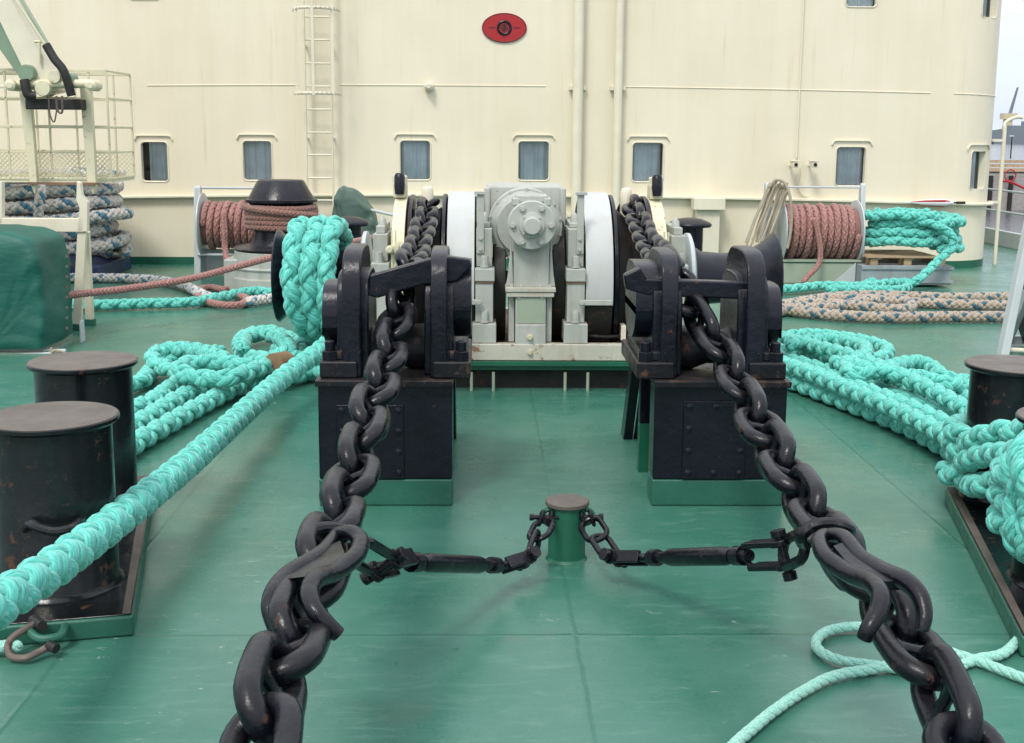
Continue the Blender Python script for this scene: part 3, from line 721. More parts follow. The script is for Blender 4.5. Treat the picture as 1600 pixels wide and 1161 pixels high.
    MB().lathe((XX(609, 9.4), 9.42, ZP(391, 9.4)), (0, -1, 0), [(0, .03), (.05, .03), (.06, .02)], 14).build('screw_pin', 'cream_rust', wl)
    # warping drum
    xi, xo = XX(577, YS), XX(437, YS); w = abs(xo-xi); dirn = 1 if xo > xi else -1
    zc = .80
    prof = [(0, .33), (.012, .36), (.035, .36), (.05, .33), (.07, .27), (.14, .225), (w*.42, .21), (w*.6, .22), (w*.78, .26), (w*.9, .31), (w*.97, .365), (w, .385), (w+.012, .38), (w-.03, .28), (w-.06, .16), (w-.06, 0)]
    MB().lathe((xi, YS, zc), (dirn, 0, 0), prof[4:], 64).build('warping_drum', 'black', wl, ang=50)
    MB().lathe((xi-dirn*.0, YS, zc), (dirn, 0, 0), [(0, .0), (0, .35), (.012, .375), (.04, .375), (.055, .34), (.0699, .27)], 64).build('drum_flange', 'lightgrey', wl, ang=40)
    if s < 0: return xi, xo, zc
    return None
xi, xo, zc = side(-1); side(1)

# ================================================================== CHAIN STOPPERS ON PEDESTALS
def stopper(s):
    xc = -.52 if s < 0 else 1.277
    st = thing('chain_stopper', 'black chain stopper on a riveted pedestal with a green foot, left of the centre post' if s < 0 else
               'black chain stopper on a pedestal with bolted front panel, right of the centre post', 'chain stopper', (xc, 6.8, 0), 'chain stoppers ahead of the windlass')
    hw = .357; zg = P(600, 749, y=6.34).z; zf = .665
    def o(x): return xc+x*(1 if s > 0 else -1)       # +x = outboard
    mb = MB(); mb.bx(xc-hw, xc+hw, 6.34, 6.52, zg, zf); mb.build('pedestal', 'black', st, bev=.01)
    mb = MB(); mb.bx(xc-hw-.002, xc+hw+.002, 6.337, 6.523, 0, zg); mb.build('pedestal_foot', 'mgreen', st, bev=.01)
    mb = MB(); mb.bx(xc-hw+.01, xc+hw-.01, 7.0, 7.07, .30, zf-.001); mb.build('rear_plate', 'black', st, bev=.006)
    mb = MB(); mb.bx(xc-hw+.01, xc+hw-.01, 6.998, 7.072, 0, .299); mb.build('rear_foot', 'dgreen', st)
    for sx in (-1, 1):
        x = xc+sx*(hw-.04); MB().prism([(x-.03, 7.36, zf-.001), (x-.03, 7.50, zf-.001), (x-.03, 7.95, 0), (x-.03, 7.78, 0)], (.06, 0, 0)).build('strut', 'black', st, bev=.004)
    MB().prism([(xc-hw+.08, 7.37, zf-.05), (xc+hw-.08, 7.37, zf-.05), (xc+hw-.08, 7.80, .0), (xc-hw+.08, 7.80, .0)], (0, .03, .0)).build('strut_web', 'black', st)
    mb = MB(); mb.bx(xc-hw-.008, xc+hw+.008, 6.29, 7.55, zf, zf+.035); mb.build('top_plate', 'black_rust', st, bev=.006)
    # front inspection panel with bolts
    if s > 0: p0, p1, za, zb = xc-.20, xc+.14, zg+.005, .585
    else: p0, p1, za, zb = xc-.26, xc+.10, zg+.005, .56
    MB().bx(p0, p1, 6.328, 6.3398, za, zb).build('inspection_panel', 'black', st, bev=.005)
    k = 0
    for z in np.linspace(za+.035, zb-.03, 4):
        for x in (p0+.03, p1-.03) : MB().lathe((x, 6.328, z), (0, -1, 0), [(0, .019), (.007, .018), (.011, .01), (.012, 0)], 12).build('rivet', 'black', st); k += 1
    for z in (za+.035, zb-.03): MB().lathe(((p0+p1)/2, 6.328, z), (0, -1, 0), [(0, .019), (.007, .018), (.011, .01), (.012, 0)], 12).build('rivet', 'black', st)
    # cheeks : rounded arches in the Y-Z plane with a wide rim
    zt = zf+.036
    def arch(x0, x1, y0, y1, top, name, zb_=None):
        r = (y1-y0)/2; yc = (y0+y1)/2; poly = [(y0, zt), (y1, zt)]
        if zb_: poly = [(yc+r*math.cos(-PI*k/10), zb_+r*.8+r*.8*math.sin(-PI*k/10)) for k in range(10, -1, -1)]
        for k in range(17):
            t = PI*k/16; ct_ = math.cos(t); poly.append((yc+r*math.copysign(abs(ct_)**.5, ct_), top-r+r*math.sin(t)**.8))
        MB().prism([(x0, y, z) for y, z in poly], (x1-x0, 0, 0)).build(name, 'black', st, bev=.012)
    inn = -1 if s > 0 else 1      # direction towards the centre line
    ci, co = xc+inn*.285, xc-inn*.175
    topz = P(600, 389, y=6.55).z
    topo = P(600, 386, y=6.55).z
    for cxp, tz, nm in ((ci, topz, 'inner_cheek'), (co, topo, 'outer_cheek')):
        w = .045 if nm == 'inner_cheek' else .05
        arch(cxp-w, cxp+w, 6.36, 7.0, tz, nm)
        arch(cxp-w-.035, cxp+w+.035, 6.43, 6.93, tz-.13, nm.replace('cheek', 'web'))
    # bosses beside the cheeks
    arch(ci+inn*.046, ci+inn*.17, 6.46, 6.96, topz-.07, 'inner_boss', zt+.17)
    arch(co-inn*.05, co-inn*.17, 6.48, 6.94, topo-.2, 'outer_boss', zt+.13)
    for cxp, wd in ((ci+inn*.07, .2), (co-inn*.07, .2)):
        mb = MB(); mb.bx(cxp-wd/2, cxp+wd/2, 6.34, 7.1, zt, zt+.09); mb.bx(cxp-wd/2+.02, cxp+wd/2-.02, 6.38, 7.0, zt+.09, zt+.14); mb.build('shoe', 'black_rust', st, bev=.01)
        for dx in (-.05, .05):
            mb = MB(); mb.lathe((cxp+dx, 6.40, zt+.08), (0, 0, 1), [(0, .045), (.06, .045)], 6); mb.lathe((cxp+dx, 6.40, zt+.14), (0, 0, 1), [(0, .028), (.05, .028), (.055, .02)], 12); mb.build('nut', 'black', st, bev=.003)
    # chain roller
    MB().lathe((xc-.23, 6.66, zt+.12), (1, 0, 0), [(0, .13), (.12, .12), (.2, .09), (.26, .09), (.34, .12), (.46, .13)], 32).build('roller', 'black_rust', st)
    # locking bar
    yb = 6.46
    if s < 0:
        A, B = P(577, 441, y=yb), P(700, 400, y=yb); a2, b2 = P(580, 458, y=yb), P(700, 435, y=yb)
        poly = [P(577, 430, y=yb), P(690, 399, y=yb), P(717, 403, y=yb), P(734, 405, y=yb), P(738, 416, y=yb), P(714, 440, y=yb), P(660, 446, y=yb), P(590, 466, y=yb), P(574, 462, y=yb)]
    else:
        poly = [P(975, 430, y=yb), P(1000, 418, y=yb), P(1010, 436, y=yb), P(1165, 441, y=yb), P(1165, 468, y=yb), P(1050, 464, y=yb), P(1010, 462, y=yb), P(978, 452, y=yb)]
    MB().prism(poly, (0, .08, 0)).build('locking_bar', 'black', st, bev=.012)
    # hanging hook at the inner cheek
    return st
stopper(-1); stopper(1)

# ================================================================== ANCHOR CHAINS
LD = .069; LP = .240; LL = LP+2*LD; LW = .230
def link_mesh():
    mb = MB(); wc = (LW-LD)/2; hl = (LL-LD)/2-wc; pts = []
    for k in range(13):
        t = -PI/2+PI*k/12; pts.append((hl+wc*math.cos(t), wc*math.sin(t)*1.0, 0))
    for k in range(1, 5): pts.append((hl-2*hl*k/5, wc*(1+.05*math.sin(PI*k/5)), 0))
    for k in range(13):
        t = PI/2+PI*k/12; pts.append((-hl+wc*math.cos(t), wc*math.sin(t), 0))
    for k in range(1, 5): pts.append((-hl+2*hl*k/5, -wc*(1+.05*math.sin(PI*k/5)), 0))
    mb.tube(pts, LD/2, 14, closed=True)
    mb.lathe((0, -wc, 0), (0, 1, 0), [(0.012, .034), (.03, .024), (wc, .019), (2*wc-.03, .024), (2*wc-.012, .034)], 12)
    o = mb.build('chain_link', 'black_chain', None, ang=60); me = o.data
    sh = o.location.copy(); me.transform(Matrix.Translation(sh)); bpy.data.objects.remove(o); return me
LINK = link_mesh()
def chain(s):
    if s < 0:
        xw = P(668, 330, y=10.1).x
        mid = [P(634, 428, y=6.78), P(620, 494, y=6.43), P(606, 558, x=-.472), P(585, 622, x=-.485), P(563, 694, x=-.497), P(541, 772, x=-.50), P(507, 862, x=-.505), P(477, 945, x=-.512), P(451, 1015, x=-.512), P(418, 1100, x=-.51)]
        lab = 'heavy black stud-link anchor chain running through the left stopper, left of the centre post'
    else:
        xw = P(990, 335, y=10.1).x
        mid = [P(1046, 418, y=6.78), P(1092, 500, y=6.43), P(1126, 547, x=1.225), P(1155, 605, x=1.235), P(1194, 676, x=1.245), P(1243, 760, x=1.25), P(1300, 843, x=1.26), P(1368, 925, x=1.27), P(1420, 1005, x=1.275), P(1475, 1090, x=1.28)]
        lab = 'heavy black stud-link anchor chain running through the right stopper, right of the centre post'
    pts = []
    rad = ZP(322, YS, 660)-ZS-.0
    for k in range(9):
        t = R_(-60+150*k/8); 
        pts.append(Vector((xw, YS+rad*math.cos(t)*.0+rad*math.sin(R_(90)-t)*1.0, ZS+rad*math.sin(t))))
    # point list goes from behind the lifter over its top towards the camera
    pts.append(Vector((xw*.93+mid[0].x*.07, YS-.33, ZS+rad*.93)))
    a = pts[-1]; b = mid[0]
    for k in (1, 2, 3):
        t = k/4; q = a.lerp(b, t); q.z -= .05*math.sin(PI*t); pts.append(q)
    pts += mid
    l = pts[-1]; pts += [l+Vector((0, -.45, -.22)), l+Vector((0, -.8, -.62))]
    path = spline(pts, 16); arr, q = resample(path, .004)
    st = thing('anchor_chain', lab, 'chain', arr[np.argmin(arr[:, 2])], 'anchor chains')
    org = wloc(st); n = int(q[-1]/LP)
    im = int(np.argmin(np.abs(arr[:, 1]-4.8))); tm = Vector(arr[im+5]-arr[im-5]).normalized(); um = Vector((1, 0, 0)); um = (um-tm*um.dot(tm)).normalized(); wm = tm.cross(um)
    vm = Vector((0, 0, EYE))-Vector(arr[im]); ph = math.atan2(vm.dot(wm), vm.dot(um))+R_(45)
    for i in range(n):
        c = i*LP+LP/2; i0 = int(max(0, c-LP*.45)/q[-1]*(len(q)-1)); i1 = int(min(q[-1], c+LP*.45)/q[-1]*(len(q)-1)); ic = int(c/q[-1]*(len(q)-1))
        t = Vector(arr[i1]-arr[i0]).normalized(); pc_ = (Vector(arr[i0])+Vector(arr[i1]))/2*.6+Vector(arr[ic])*.4
        u = Vector((1, 0, 0)); u = (u-t*u.dot(t)).normalized(); w = t.cross(u)
        roll = (ph if i % 2 else ph+PI/2)+R_(rng.uniform(-9, 9))
        yv = u*math.cos(roll)+w*math.sin(roll); zv = t.cross(yv)
        o = bpy.data.objects.new('chain_link', LINK); COL.objects.link(o); o.parent = st
        o.matrix_local = Matrix.Translation(pc_-org) @ Matrix((( t.x, yv.x, zv.x), (t.y, yv.y, zv.y), (t.z, yv.z, zv.z))).to_4x4()
chain(-1); chain(1)

# ================================================================== CENTRE POST
pb_ = P(885, 872, z=0)
post = thing('mooring_post', 'short green steel post with a worn brown cap on the centre line of the deck', 'post', (pb_.x, pb_.y, 0))
hp = P(885, 781, y=pb_.y).z
MB().lathe((pb_.x, pb_.y, 0), (0, 0, 1), [(0, .10), (.006, .094), (.012, .088), (hp-.022, .088)], 40).build('shank', 'dgreen', post)
MB().lathe((pb_.x, pb_.y, hp-.022), (0, 0, 1), [(0, .1), (.003, .104), (.018, .104), (.022, .1), (.022, 0)], 40).build('cap', 'bollard_top', post)
for s in (-1, 1):
    MB().tube([(pb_.x+s*(.085+.035*math.sin(t)), pb_.y-.02, hp-.075+.035*math.cos(t)) for t in [PI*k/8 for k in range(9)]], .013, 8).build('eye', 'dgreen', post)

# ================================================================== CHAIN CLAWS, TURNBUCKLES
def oval(c, ax, side_, L_, W_, d, n=28):
    """closed link: long axis ax, in-plane side vector"""
    ax = Vector(ax).normalized(); sd = Vector(side_); sd = (sd-ax*sd.dot(ax)).normalized(); c = Vector(c); wc = (W_-d)/2; hl = (L_-d)/2-wc; pts = []
    for k in range(n//2+1):
        t = -PI/2+PI*k/(n//2); pts.append(c+ax*(hl+wc*math.cos(t))+sd*(wc*math.sin(t)))
    for k in range(n//2+1):
        t = PI/2+PI*k/(n//2); pts.append(c+ax*(-hl+wc*math.cos(t))+sd*(wc*math.sin(t)))
    return pts
def lashing(s):
    lab = ('black turnbuckle and claw lashing between the centre post and the left anchor chain' if s < 0 else
           'black turnbuckle and claw lashing between the centre post and the right anchor chain')
    def Q(px, py, y): return P(px, py, y=y)
    if s < 0:
        eye = Q(852, 806, 5.48); l1c = Q(847, 822, 5.42); pin = Q(826, 872, 5.15); ta = Q(790, 884, 5.06); tb = Q(632, 878, 4.28); bolt_ = Q(601, 884, 4.12)
        ringc = Q(545, 852, 3.86)
    else:
        eye = Q(917, 806, 5.48); l1c = Q(925, 822, 5.42); pin = Q(957, 872, 5.15); ta = Q(1003, 872, 5.02); tb = Q(1172, 868, 4.32); bolt_ = Q(1225, 866, 4.15)
        ringc = Q(1262, 848, 3.95)
    root = thing('chain_claw_lashing', lab, 'turnbuckle', Vector(((ta.x+tb.x)/2, (ta.y+tb.y)/2, 0)), 'claw lashings on the anchor chains')
    BM = 'black_chain'
    # shackle and small links at the post
    sh = MB(); dwn = Vector((s*.35, -.3, -1)).normalized(); sdv = Vector((1, 0, .1))
    for dx in (-.022, .022):
        c0 = eye+Vector((s*.0+dx, -.02, 0)); sh.tube(oval(c0+Vector((0, 0, -.005)), dwn, Vector((0, 1, 0)), .085, .06, .02), .010, 8, closed=True)
    sh.lathe(eye+Vector((-.075, -.02, .0)), (1, 0, 0), [(0, .016), (.02, .016), (.02, .012), (.13, .012), (.13, .018), (.15, .018)], 10)
    sh.build('shackle', BM, root)
    a = eye+Vector((0, -.03, -.01)); b = pin; dv = (b-a); u = dv.normalized()
    c1 = a+dv*.26; c2 = a+dv*.70
    MB().tube(oval(c1, u, Vector((1, 0, .35)), dv.length*.60, .125, .026), .0135, 10, closed=True).build('small_link', BM, root)
    MB().tube(oval(c2, u, Vector((.3, 1, .2)), dv.length*.62, .11, .026), .0135, 10, closed=True).build('small_link', BM, root)
    # clevis jaws at the post end
    def clevis(p, q, gap, th, wid, name, upv):
        ax = (q-p); L_ = ax.length; ax.normalize(); sdv = upv-ax*upv.dot(ax); sdv.normalize(); w = ax.cross(sdv)
        mb = MB()
        rot = Matrix((ax, sdv, w)).transposed()
        for k in (-1, 1):
            mb.box(p+ax*(L_*.5)+sdv*(k*gap/2), (L_*.98, th, wid), rot)
            mb.lathe(p+ax*.005+sdv*(k*gap/2-th/2-.001), sdv, [(0, wid*.62), (th+.002, wid*.62)], 20)
        mb.tube([q+sdv*(gap/2)*math.cos(t)+ax*(.03*math.sin(t)) for t in [PI*i/8 for i in range(9)]], th*.62, 8)
        mb.lathe(q+ax*.01, ax, [(0, wid*.4), (.05, wid*.42), (.06, wid*.3)], 14)
        mb.build(name, BM, root, bev=.005)
        bb = MB(); hg = gap/2+th
        bb.lathe(p-sdv*(hg+.03), sdv, [(0, .026), (.03, .026), (.03, .017), (2*hg+.03, .017), (2*hg+.03, .028), (2*hg+.055, .028)], 6 if False else 12)
        bb.build('clevis_bolt', BM, root, bev=.002)
    upv = Vector((0, -.5, .85)) 
    e1 = pin.lerp(ta, .05)
    clevis(e1, ta.lerp(tb, .02), .055, .018, .055, 'clevis', Vector((.25*s, -.9, .45)))
    # body
    d = tb-ta; Ld = d.length; ax = d.normalized()
    MB().lathe(ta, d, [(0, .02), (Ld*.10, .02), (Ld*.10, .036), (Ld*.17, .036), (Ld*.17, .024), (Ld*.24, .024)], 12).build('threaded_rod', BM, root)
    MB().lathe(ta, d, [(Ld*.24, .026), (Ld*.26, .030), (Ld*.31, .037), (Ld*.79, .037), (Ld*.84, .031), (Ld*.85, .028)], 24).build('turnbuckle_body', BM, root)
    MB().lathe(ta, d, [(Ld*.85, .02), (Ld*.88, .021), (Ld*.88, .038), (Ld*.95, .038), (Ld*.95, .022), (Ld*1.0, .022)], 12).build('threaded_rod', BM, root)
    clevis(bolt_, tb, .085, .022, .065, 'clevis', Vector((0, -.25, 1)) if s > 0 else Vector((.1, -.85, .5)))
    # two shackle links to the claw ring
    d2 = ringc-bolt_
    MB().tube(oval(bolt_+d2*.42, d2, Vector((.1, -.5, .5)), d2.length*1.1, .135, .036), .019, 10, closed=True).build('connecting_link', BM, root)
    # forged claw : ring round the chain head, broad shank, two prongs
    if s < 0:
        ring = [(478, 838, 3.72), (500, 826, 3.74), (530, 826, 3.78), (556, 838, 3.78), (562, 852, 3.8), (548, 862, 3.9), (520, 856, 3.95), (490, 850, 3.9)]
        lp = [(524, 838, 3.70), (505, 862, 3.56), (480, 880, 3.46), (448, 900, 3.36), (428, 925, 3.26), (421, 950, 3.2), (430, 985, 3.16)]
        rp = [(524, 836, 3.72), (548, 832, 3.66), (563, 845, 3.6), (556, 868, 3.50), (525, 893, 3.38), (494, 905, 3.26), (484, 925, 3.18), (490, 950, 3.12), (508, 972, 3.1), (529, 992, 3.1)]
        web = [(532, 852, 3.6), (540, 874, 3.47), (502, 900, 3.33), (480, 908, 3.29), (450, 912, 3.30), (446, 903, 3.36), (480, 882, 3.47), (508, 862, 3.58)]
    else:
        ring = [(1252, 838, 3.80), (1270, 822, 3.80), (1300, 818, 3.80), (1326, 826, 3.80), (1322, 836, 3.9), (1296, 838, 3.95), (1272, 842, 3.95), (1256, 850, 3.9)]
        lp = [(1292, 836, 3.72), (1318, 840, 3.64), (1345, 872, 3.50), (1380, 893, 3.38), (1415, 908, 3.28), (1436, 930, 3.22), (1444, 960, 3.18), (1440, 985, 3.16)]
        rp = [(1290, 836, 3.72), (1280, 845, 3.66), (1290, 870, 3.54), (1325, 895, 3.42), (1360, 910, 3.30), (1376, 930, 3.2), (1372, 955, 3.15), (1358, 980, 3.12), (1350, 998, 3.12)]
        web = [(1300, 860, 3.6), (1322, 852, 3.6), (1350, 878, 3.47), (1385, 900, 3.36), (1408, 915, 3.29), (1382, 916, 3.3), (1362, 908, 3.33), (1325, 890, 3.45)]
    MB().tube(spline([Q(*p) for p in ring], 8, closed=True), .021, 10, closed=True).build('ring', BM, root)
    cl = MB()
    pl = spline([Q(*p) for p in lp], 8); pr = spline([Q(*p) for p in rp], 8)
    cl.tube(pl, [.019+.010*math.sin(PI*min(1, i/len(pl)*.9+.1)) for i in range(len(pl))], 12)
    cl.tube(pr, [.021+.008*math.sin(PI*min(1, i/len(pr)*.9+.1)) for i in range(len(pr))], 12)
    wq = [Q(*p) for p in web]; cen = sum(wq, Vector((0, 0, 0)))/len(wq); nrm = Vector((0, -.5, .85))
    n = len(wq); vs = [p+nrm*.022 for p in wq]+[p-nrm*.02 for p in wq]+[cen+nrm*.02, cen-nrm*.02]
    fs = [(i, (i+1) % n, 2*n) for i in range(n)]+[(n+(i+1) % n, n+i, 2*n+1) for i in range(n)]+[((i+1) % n, i, n+i, n+(i+1) % n) for i in range(n)]
    cl.add(vs, fs)
    cl.build('claw', BM, root, ang=60)
lashing(-1); lashing(1)

# ================================================================== BOLLARDS
def bollards(s):
    C0 = .38
    def mx(x): return x if s < 0 else 2*C0-x
    bt = thing('double_bollard', 'pair of rust spotted black mooring bollards with bare brown tops at the left' if s < 0 else
               'pair of black mooring bollards at the right wrapped with turquoise rope', 'bollard', (mx(-1.95), 5.6, 0), 'double bollards')
    if s < 0: near, far = Vector((-1.389, 4.62)), Vector((-1.83, 6.62))
    else: near, far = Vector((2.09, 4.40)), Vector((2.545, 6.40))
    d = (far-near).normalized(); nrm = Vector((d.y, -d.x))*(1 if s > 0 else -1)
    if s < 0: nrm = Vector((-d.y, d.x))
    wd = .95
    if s > 0: nrm = Vector((d.y, -d.x))
    cor = [near, far, far+nrm*wd, near+nrm*wd]
    MB().prism([(p.x, p.y, .0) for p in cor], (0, 0, .086)).build('base_side', 'mgreen', bt, bev=.012)
    ci = [p+((near+far+nrm*wd)/2-p)*.012 for p in cor]
    MB().prism([(p.x, p.y, .0865) for p in ci], (0, 0, .006)).build('base_top', 'black_bollard', bt, bev=.003)
    e1 = near-d*.0+nrm*.012; e2 = far+nrm*.012
    MB().prism([(p.x, p.y, .0930) for p in (e1+d*.01, e2-d*.01, e2-d*.012+nrm*.045, e1+d*.012+nrm*.03)], (0, 0, .002)).build('worn_edge', 'bollard_top', bt)
    cs = [(-1.80, 4.985), (-2.065, 6.22)] if s < 0 else [(2.56, 4.98), (2.815, 6.20)]
    for k, (x, y) in enumerate(cs):
        o = MB().lathe((x, y, .092), (0, 0, 1), [(0, .262), (.012, .25), (.025, .242), (.695, .242)], 64).build('post', 'black_bollard', bt, ang=45)
        MB().lathe((x, y, .787), (0, 0, 1), [(0, .24), (.001, .262), (.012, .274), (.026, .274), (.03, .27)], 64).build('rim', 'black_bollard', o, ang=30)
        MB().lathe((x, y, .8172), (0, 0, 1), [(0, .268), (.0025, .266), (.0025, 0)], 64).build('top', 'bollard_top', o, ang=30)
        if s < 0 and k == 0:
            pts = [P(40, 826, y=4.76), P(48, 818, y=4.70), P(60, 824, y=4.66), P(85, 830, y=4.645), P(110, 826, y=4.66), P(122, 818, y=4.70), P(130, 812, y=4.78)]
            MB().tube(spline(pts, 6), .02, 10).build('horn', 'black_bollard', o)
    return bt
bollards(-1); bollards(1)

# ================================================================== ROPES
def PZ(l, D): return [P(a[0], a[1], z=(a[2] if len(a) > 2 else D/2+.004)) for a in l]
# hawser: coming from the tensioned line bottom left, up to the drum, three turns round it
D = .162
hl = thing('hawser', 'thick turquoise plaited hawser wound on the left warping drum and led to the lower left', 'rope', (xo+.3, 10.1, 0))
rC = .225+D/2
turn = []
cxs = [P(px, 440, y=9.8).x for px in (452, 490, 528)]
def dr(px, layer): return rC+layer
c0 = Vector((0, YS, zc))
# each turn bulges: the heap on the drum is about two layers thick
mb_pts = []
N_ = 100
xm_ = P(512, 440, y=9.8).x
for i in range(N_+1):
    t = i/N_; a = -PI-.6+t*(6*PI+.25*PI+.6); x = cxs[0]+(cxs[2]-cxs[0])*max(0, min(1, (t-.06)/.84))
    low = max(0, -math.cos(a))**1.5; x += (xm_-x)*.42*low
    rr = .405+.010*math.sin(i*.9)
    mb_pts.append(Vector((x, YS+rr*math.sin(a), zc+.02+rr*math.cos(a)*(1.0 if math.cos(a) > 0 else 1.24))))
# a measured from the front: sin(-90) -> front
lead = [P(531, 518, y=9.62), P(505, 543, y=9.2), P(440, 592, y=8.3), P(375, 650, y=7.2), P(300, 718, y=6.1), P(220, 783, y=5.2), P(130, 852, y=4.45), P(60, 902, y=4.0), P(-10, 948, y=3.66), P(-110, 1015, y=3.25), P(-260, 1110, y=2.8)]
rope('turn', mb_pts, .185, 'teal', hl, sides=10, pitch=.50, spp=26, smooth_path=False)
end = mb_pts[-1]
rope('lead', lead[::-1]+[P(545, 500, y=9.78), P(548, 470, y=9.9)], D, 'teal', hl, sides=12, pitch=.345, spp=24)
# left heap of turquoise rope : flaked runs and bights
lh = thing('rope_heap', 'heap of turquoise plaited rope with a brown taped end behind the left bollards', 'rope', P(380, 590, z=0), 'turquoise rope heaps')
D = .148
runs = [
    [(520, 572), (475, 585), (430, 590), (380, 600), (320, 630), (270, 658), (215, 690), (150, 735), (110, 770)],
    [(500, 560, .10), (440, 575, .09), (385, 582), (330, 600), (280, 622), (215, 662), (150, 700)],
    [(440, 562), (380, 566), (330, 576), (290, 590), (240, 625), (205, 640), (150, 660)],
    [(350, 548, .1), (300, 558, .1), (262, 566, .10), (240, 575), (222, 595), (200, 602), (150, 640)],
    [(430, 560, .22), (380, 572, .22), (345, 560, .24), (310, 548, .22), (270, 545, .2), (243, 552, .18), (240, 564, .16), (262, 576, .14), (300, 583, .14)],
    [(520, 560, .2), (470, 560, .2), (435, 566, .2), (400, 577, .22), (360, 590, .22), (310, 590, .20), (285, 582, .22), (283, 571, .24), (320, 566, .24), (365, 568, .22)],
    [(500, 545, .12), (450, 528, .12), (420, 518, .12), (385, 524, .12), (373, 540, .12), (385, 556, .14), (420, 560, .2), (450, 548, .25), (440, 530, .22), (408, 522, .2), (382, 530, .2), (380, 546, .22)],
    [(540, 585), (500, 575, .1), (470, 548, .14), (478, 530, .2), (510, 528, .25), (525, 505, .32)],
    [(560, 590), (520, 590), (480, 572, .1), (455, 556, .12), (430, 545, .12)],
]
for r in runs: rope('run', PZ(r, D), D*1.03, 'teal', lh, sides=8, pitch=.39, spp=22)
te = [P(450, 566, z=.3), P(436, 567, z=.3), P(420, 568, z=.30)]
MB().tube([P(447, 566, z=.215), P(427, 570, z=.225)], .088, 18).build('tape', 'tape', lh)

# right heap
rh = thing('rope_heap', 'long heap of flaked turquoise plaited rope running from the right stopper to the right bollards', 'rope', P(1380, 620, z=0), 'turquoise rope heaps')
runs = [
    [(1150, 560), (1215, 588), (1262, 606), (1335, 634), (1410, 664), (1472, 697), (1530, 735), (1560, 760)],
    [(1150, 548), (1210, 570), (1275, 594), (1350, 618), (1425, 648), (1490, 680), (1545, 712), (1600, 735)],
    [(1150, 535), (1215, 556), (1285, 577), (1358, 602), (1432, 630), (1500, 660), (1550, 685)],
    [(1150, 528), (1220, 545), (1292, 563), (1365, 588), (1438, 614), (1508, 642), (1560, 660)],
    [(1150, 554), (1212, 579), (1268, 600), (1342, 626), (1418, 656), (1481, 688), (1538, 724), (1590, 750)],
    [(1150, 541, .12), (1212, 563, .13), (1280, 585, .15), (1354, 610, .15), (1428, 639, .15), (1495, 670, .15), (1548, 698, .15)],
    [(1170, 530), (1240, 538), (1300, 552), (1372, 573), (1445, 597), (1515, 624), (1570, 640)],
    [(1160, 530, .1), (1225, 530, .12), (1270, 540, .2), (1330, 556, .23), (1390, 580, .23), (1450, 606, .22), (1510, 640, .2), (1560, 668, .2)],
    [(1200, 560, .2), (1262, 582, .2), (1330, 610, .2), (1400, 640, .2), (1462, 672, .2), (1520, 706, .22), (1575, 735, .25)],
    [(1205, 530), (1262, 522), (1325, 528), (1372, 538), (1388, 550), (1370, 560), (1330, 560), (1290, 552)],
    [(1230, 540, .2), (1290, 530, .2), (1345, 540, .22), (1352, 556, .24), (1325, 568, .24), (1330, 584, .23), (1370, 580, .24), (1420, 566, .2), (1450, 570, .18), (1478, 590, .16), (1520, 598, .1)],
    [(1300, 566, .22), (1340, 572, .26), (1400, 585, .24), (1440, 590, .22), (1480, 600, .18), (1530, 606, .1), (1570, 612)],
]
for r in runs: rope('run', PZ(r, .14), .14, 'teal', rh, sides=8, pitch=.355, spp=22)
# turns on the right bollards
wr = thing('bollard_rope', 'turquoise plaited rope belayed round the right bollards and hanging in a bunch', 'rope', (2.7, 6.0, .1))
Dw = .132
def around(cx, cy, r, z0, z1, a0, a1, n=40): return [Vector((cx+r*math.cos(a0+(a1-a0)*i/n), cy+r*math.sin(a0+(a1-a0)*i/n), z0+(z1-z0)*i/n)) for i in range(n+1)]
rb = .242+Dw/2
rope('turn', around(2.815, 6.20, rb, .34, .50, R_(60), R_(60+720)), Dw, 'teal', wr, smooth_path=False, sides=7, pitch=.34)
rope('turn', around(2.815, 6.20, rb+.02, .20, .30, R_(150), R_(330))+[Vector((2.75, 5.2, .42)), Vector((2.35, 5.0, .5))], Dw, 'teal', wr, smooth_path=False, sides=7, pitch=.34)
rope('turn', [P(1497, 742, z=.1), P(1510, 722, y=6.0), P(1540, 712, y=5.7), P(1580, 708, y=5.35), P(1620, 700, y=5.1)], Dw, 'teal', wr, pitch=.34)
rope('turn', [P(1490, 715, z=.15), P(1520, 690, y=5.95), P(1555, 676, y=5.7), P(1600, 672, y=5.5), P(1650, 672, y=5.3)], Dw, 'teal', wr, pitch=.34)
rope('turn', [P(1500, 745, z=.1), P(1525, 760, y=5.75), P(1560, 752, y=5.5), P(1600, 735, y=5.2), P(1650, 720, y=5)], Dw, 'teal', wr, pitch=.34)
rope('turn', around(2.56, 4.98, rb, .30, .62, R_(40), R_(40+1080), 70), Dw, 'teal', wr, smooth_path=False, sides=7, pitch=.34)
rope('hanging_bight', [P(1650, 690, y=4.85), P(1622, 688, y=4.85), P(1596, 698, y=4.84), P(1584, 735, y=4.82), P(1592, 780, y=4.8), P(1585, 815, y=4.8), P(1590, 845, y=4.8), P(1605, 862, y=4.8), P(1618, 840, y=4.68), P(1620, 760, y=4.7)], Dw*.95, 'teal', wr, pitch=.33)
rope('hanging_bight', [P(1640, 720, y=4.62), P(1612, 712, y=4.72), P(1602, 745, y=4.7), P(1612, 790, y=4.7), P(1606, 830, y=4.7), P(1616, 868, y=4.7), P(1640, 860, y=4.6)], Dw*.95, 'teal', wr, pitch=.33)

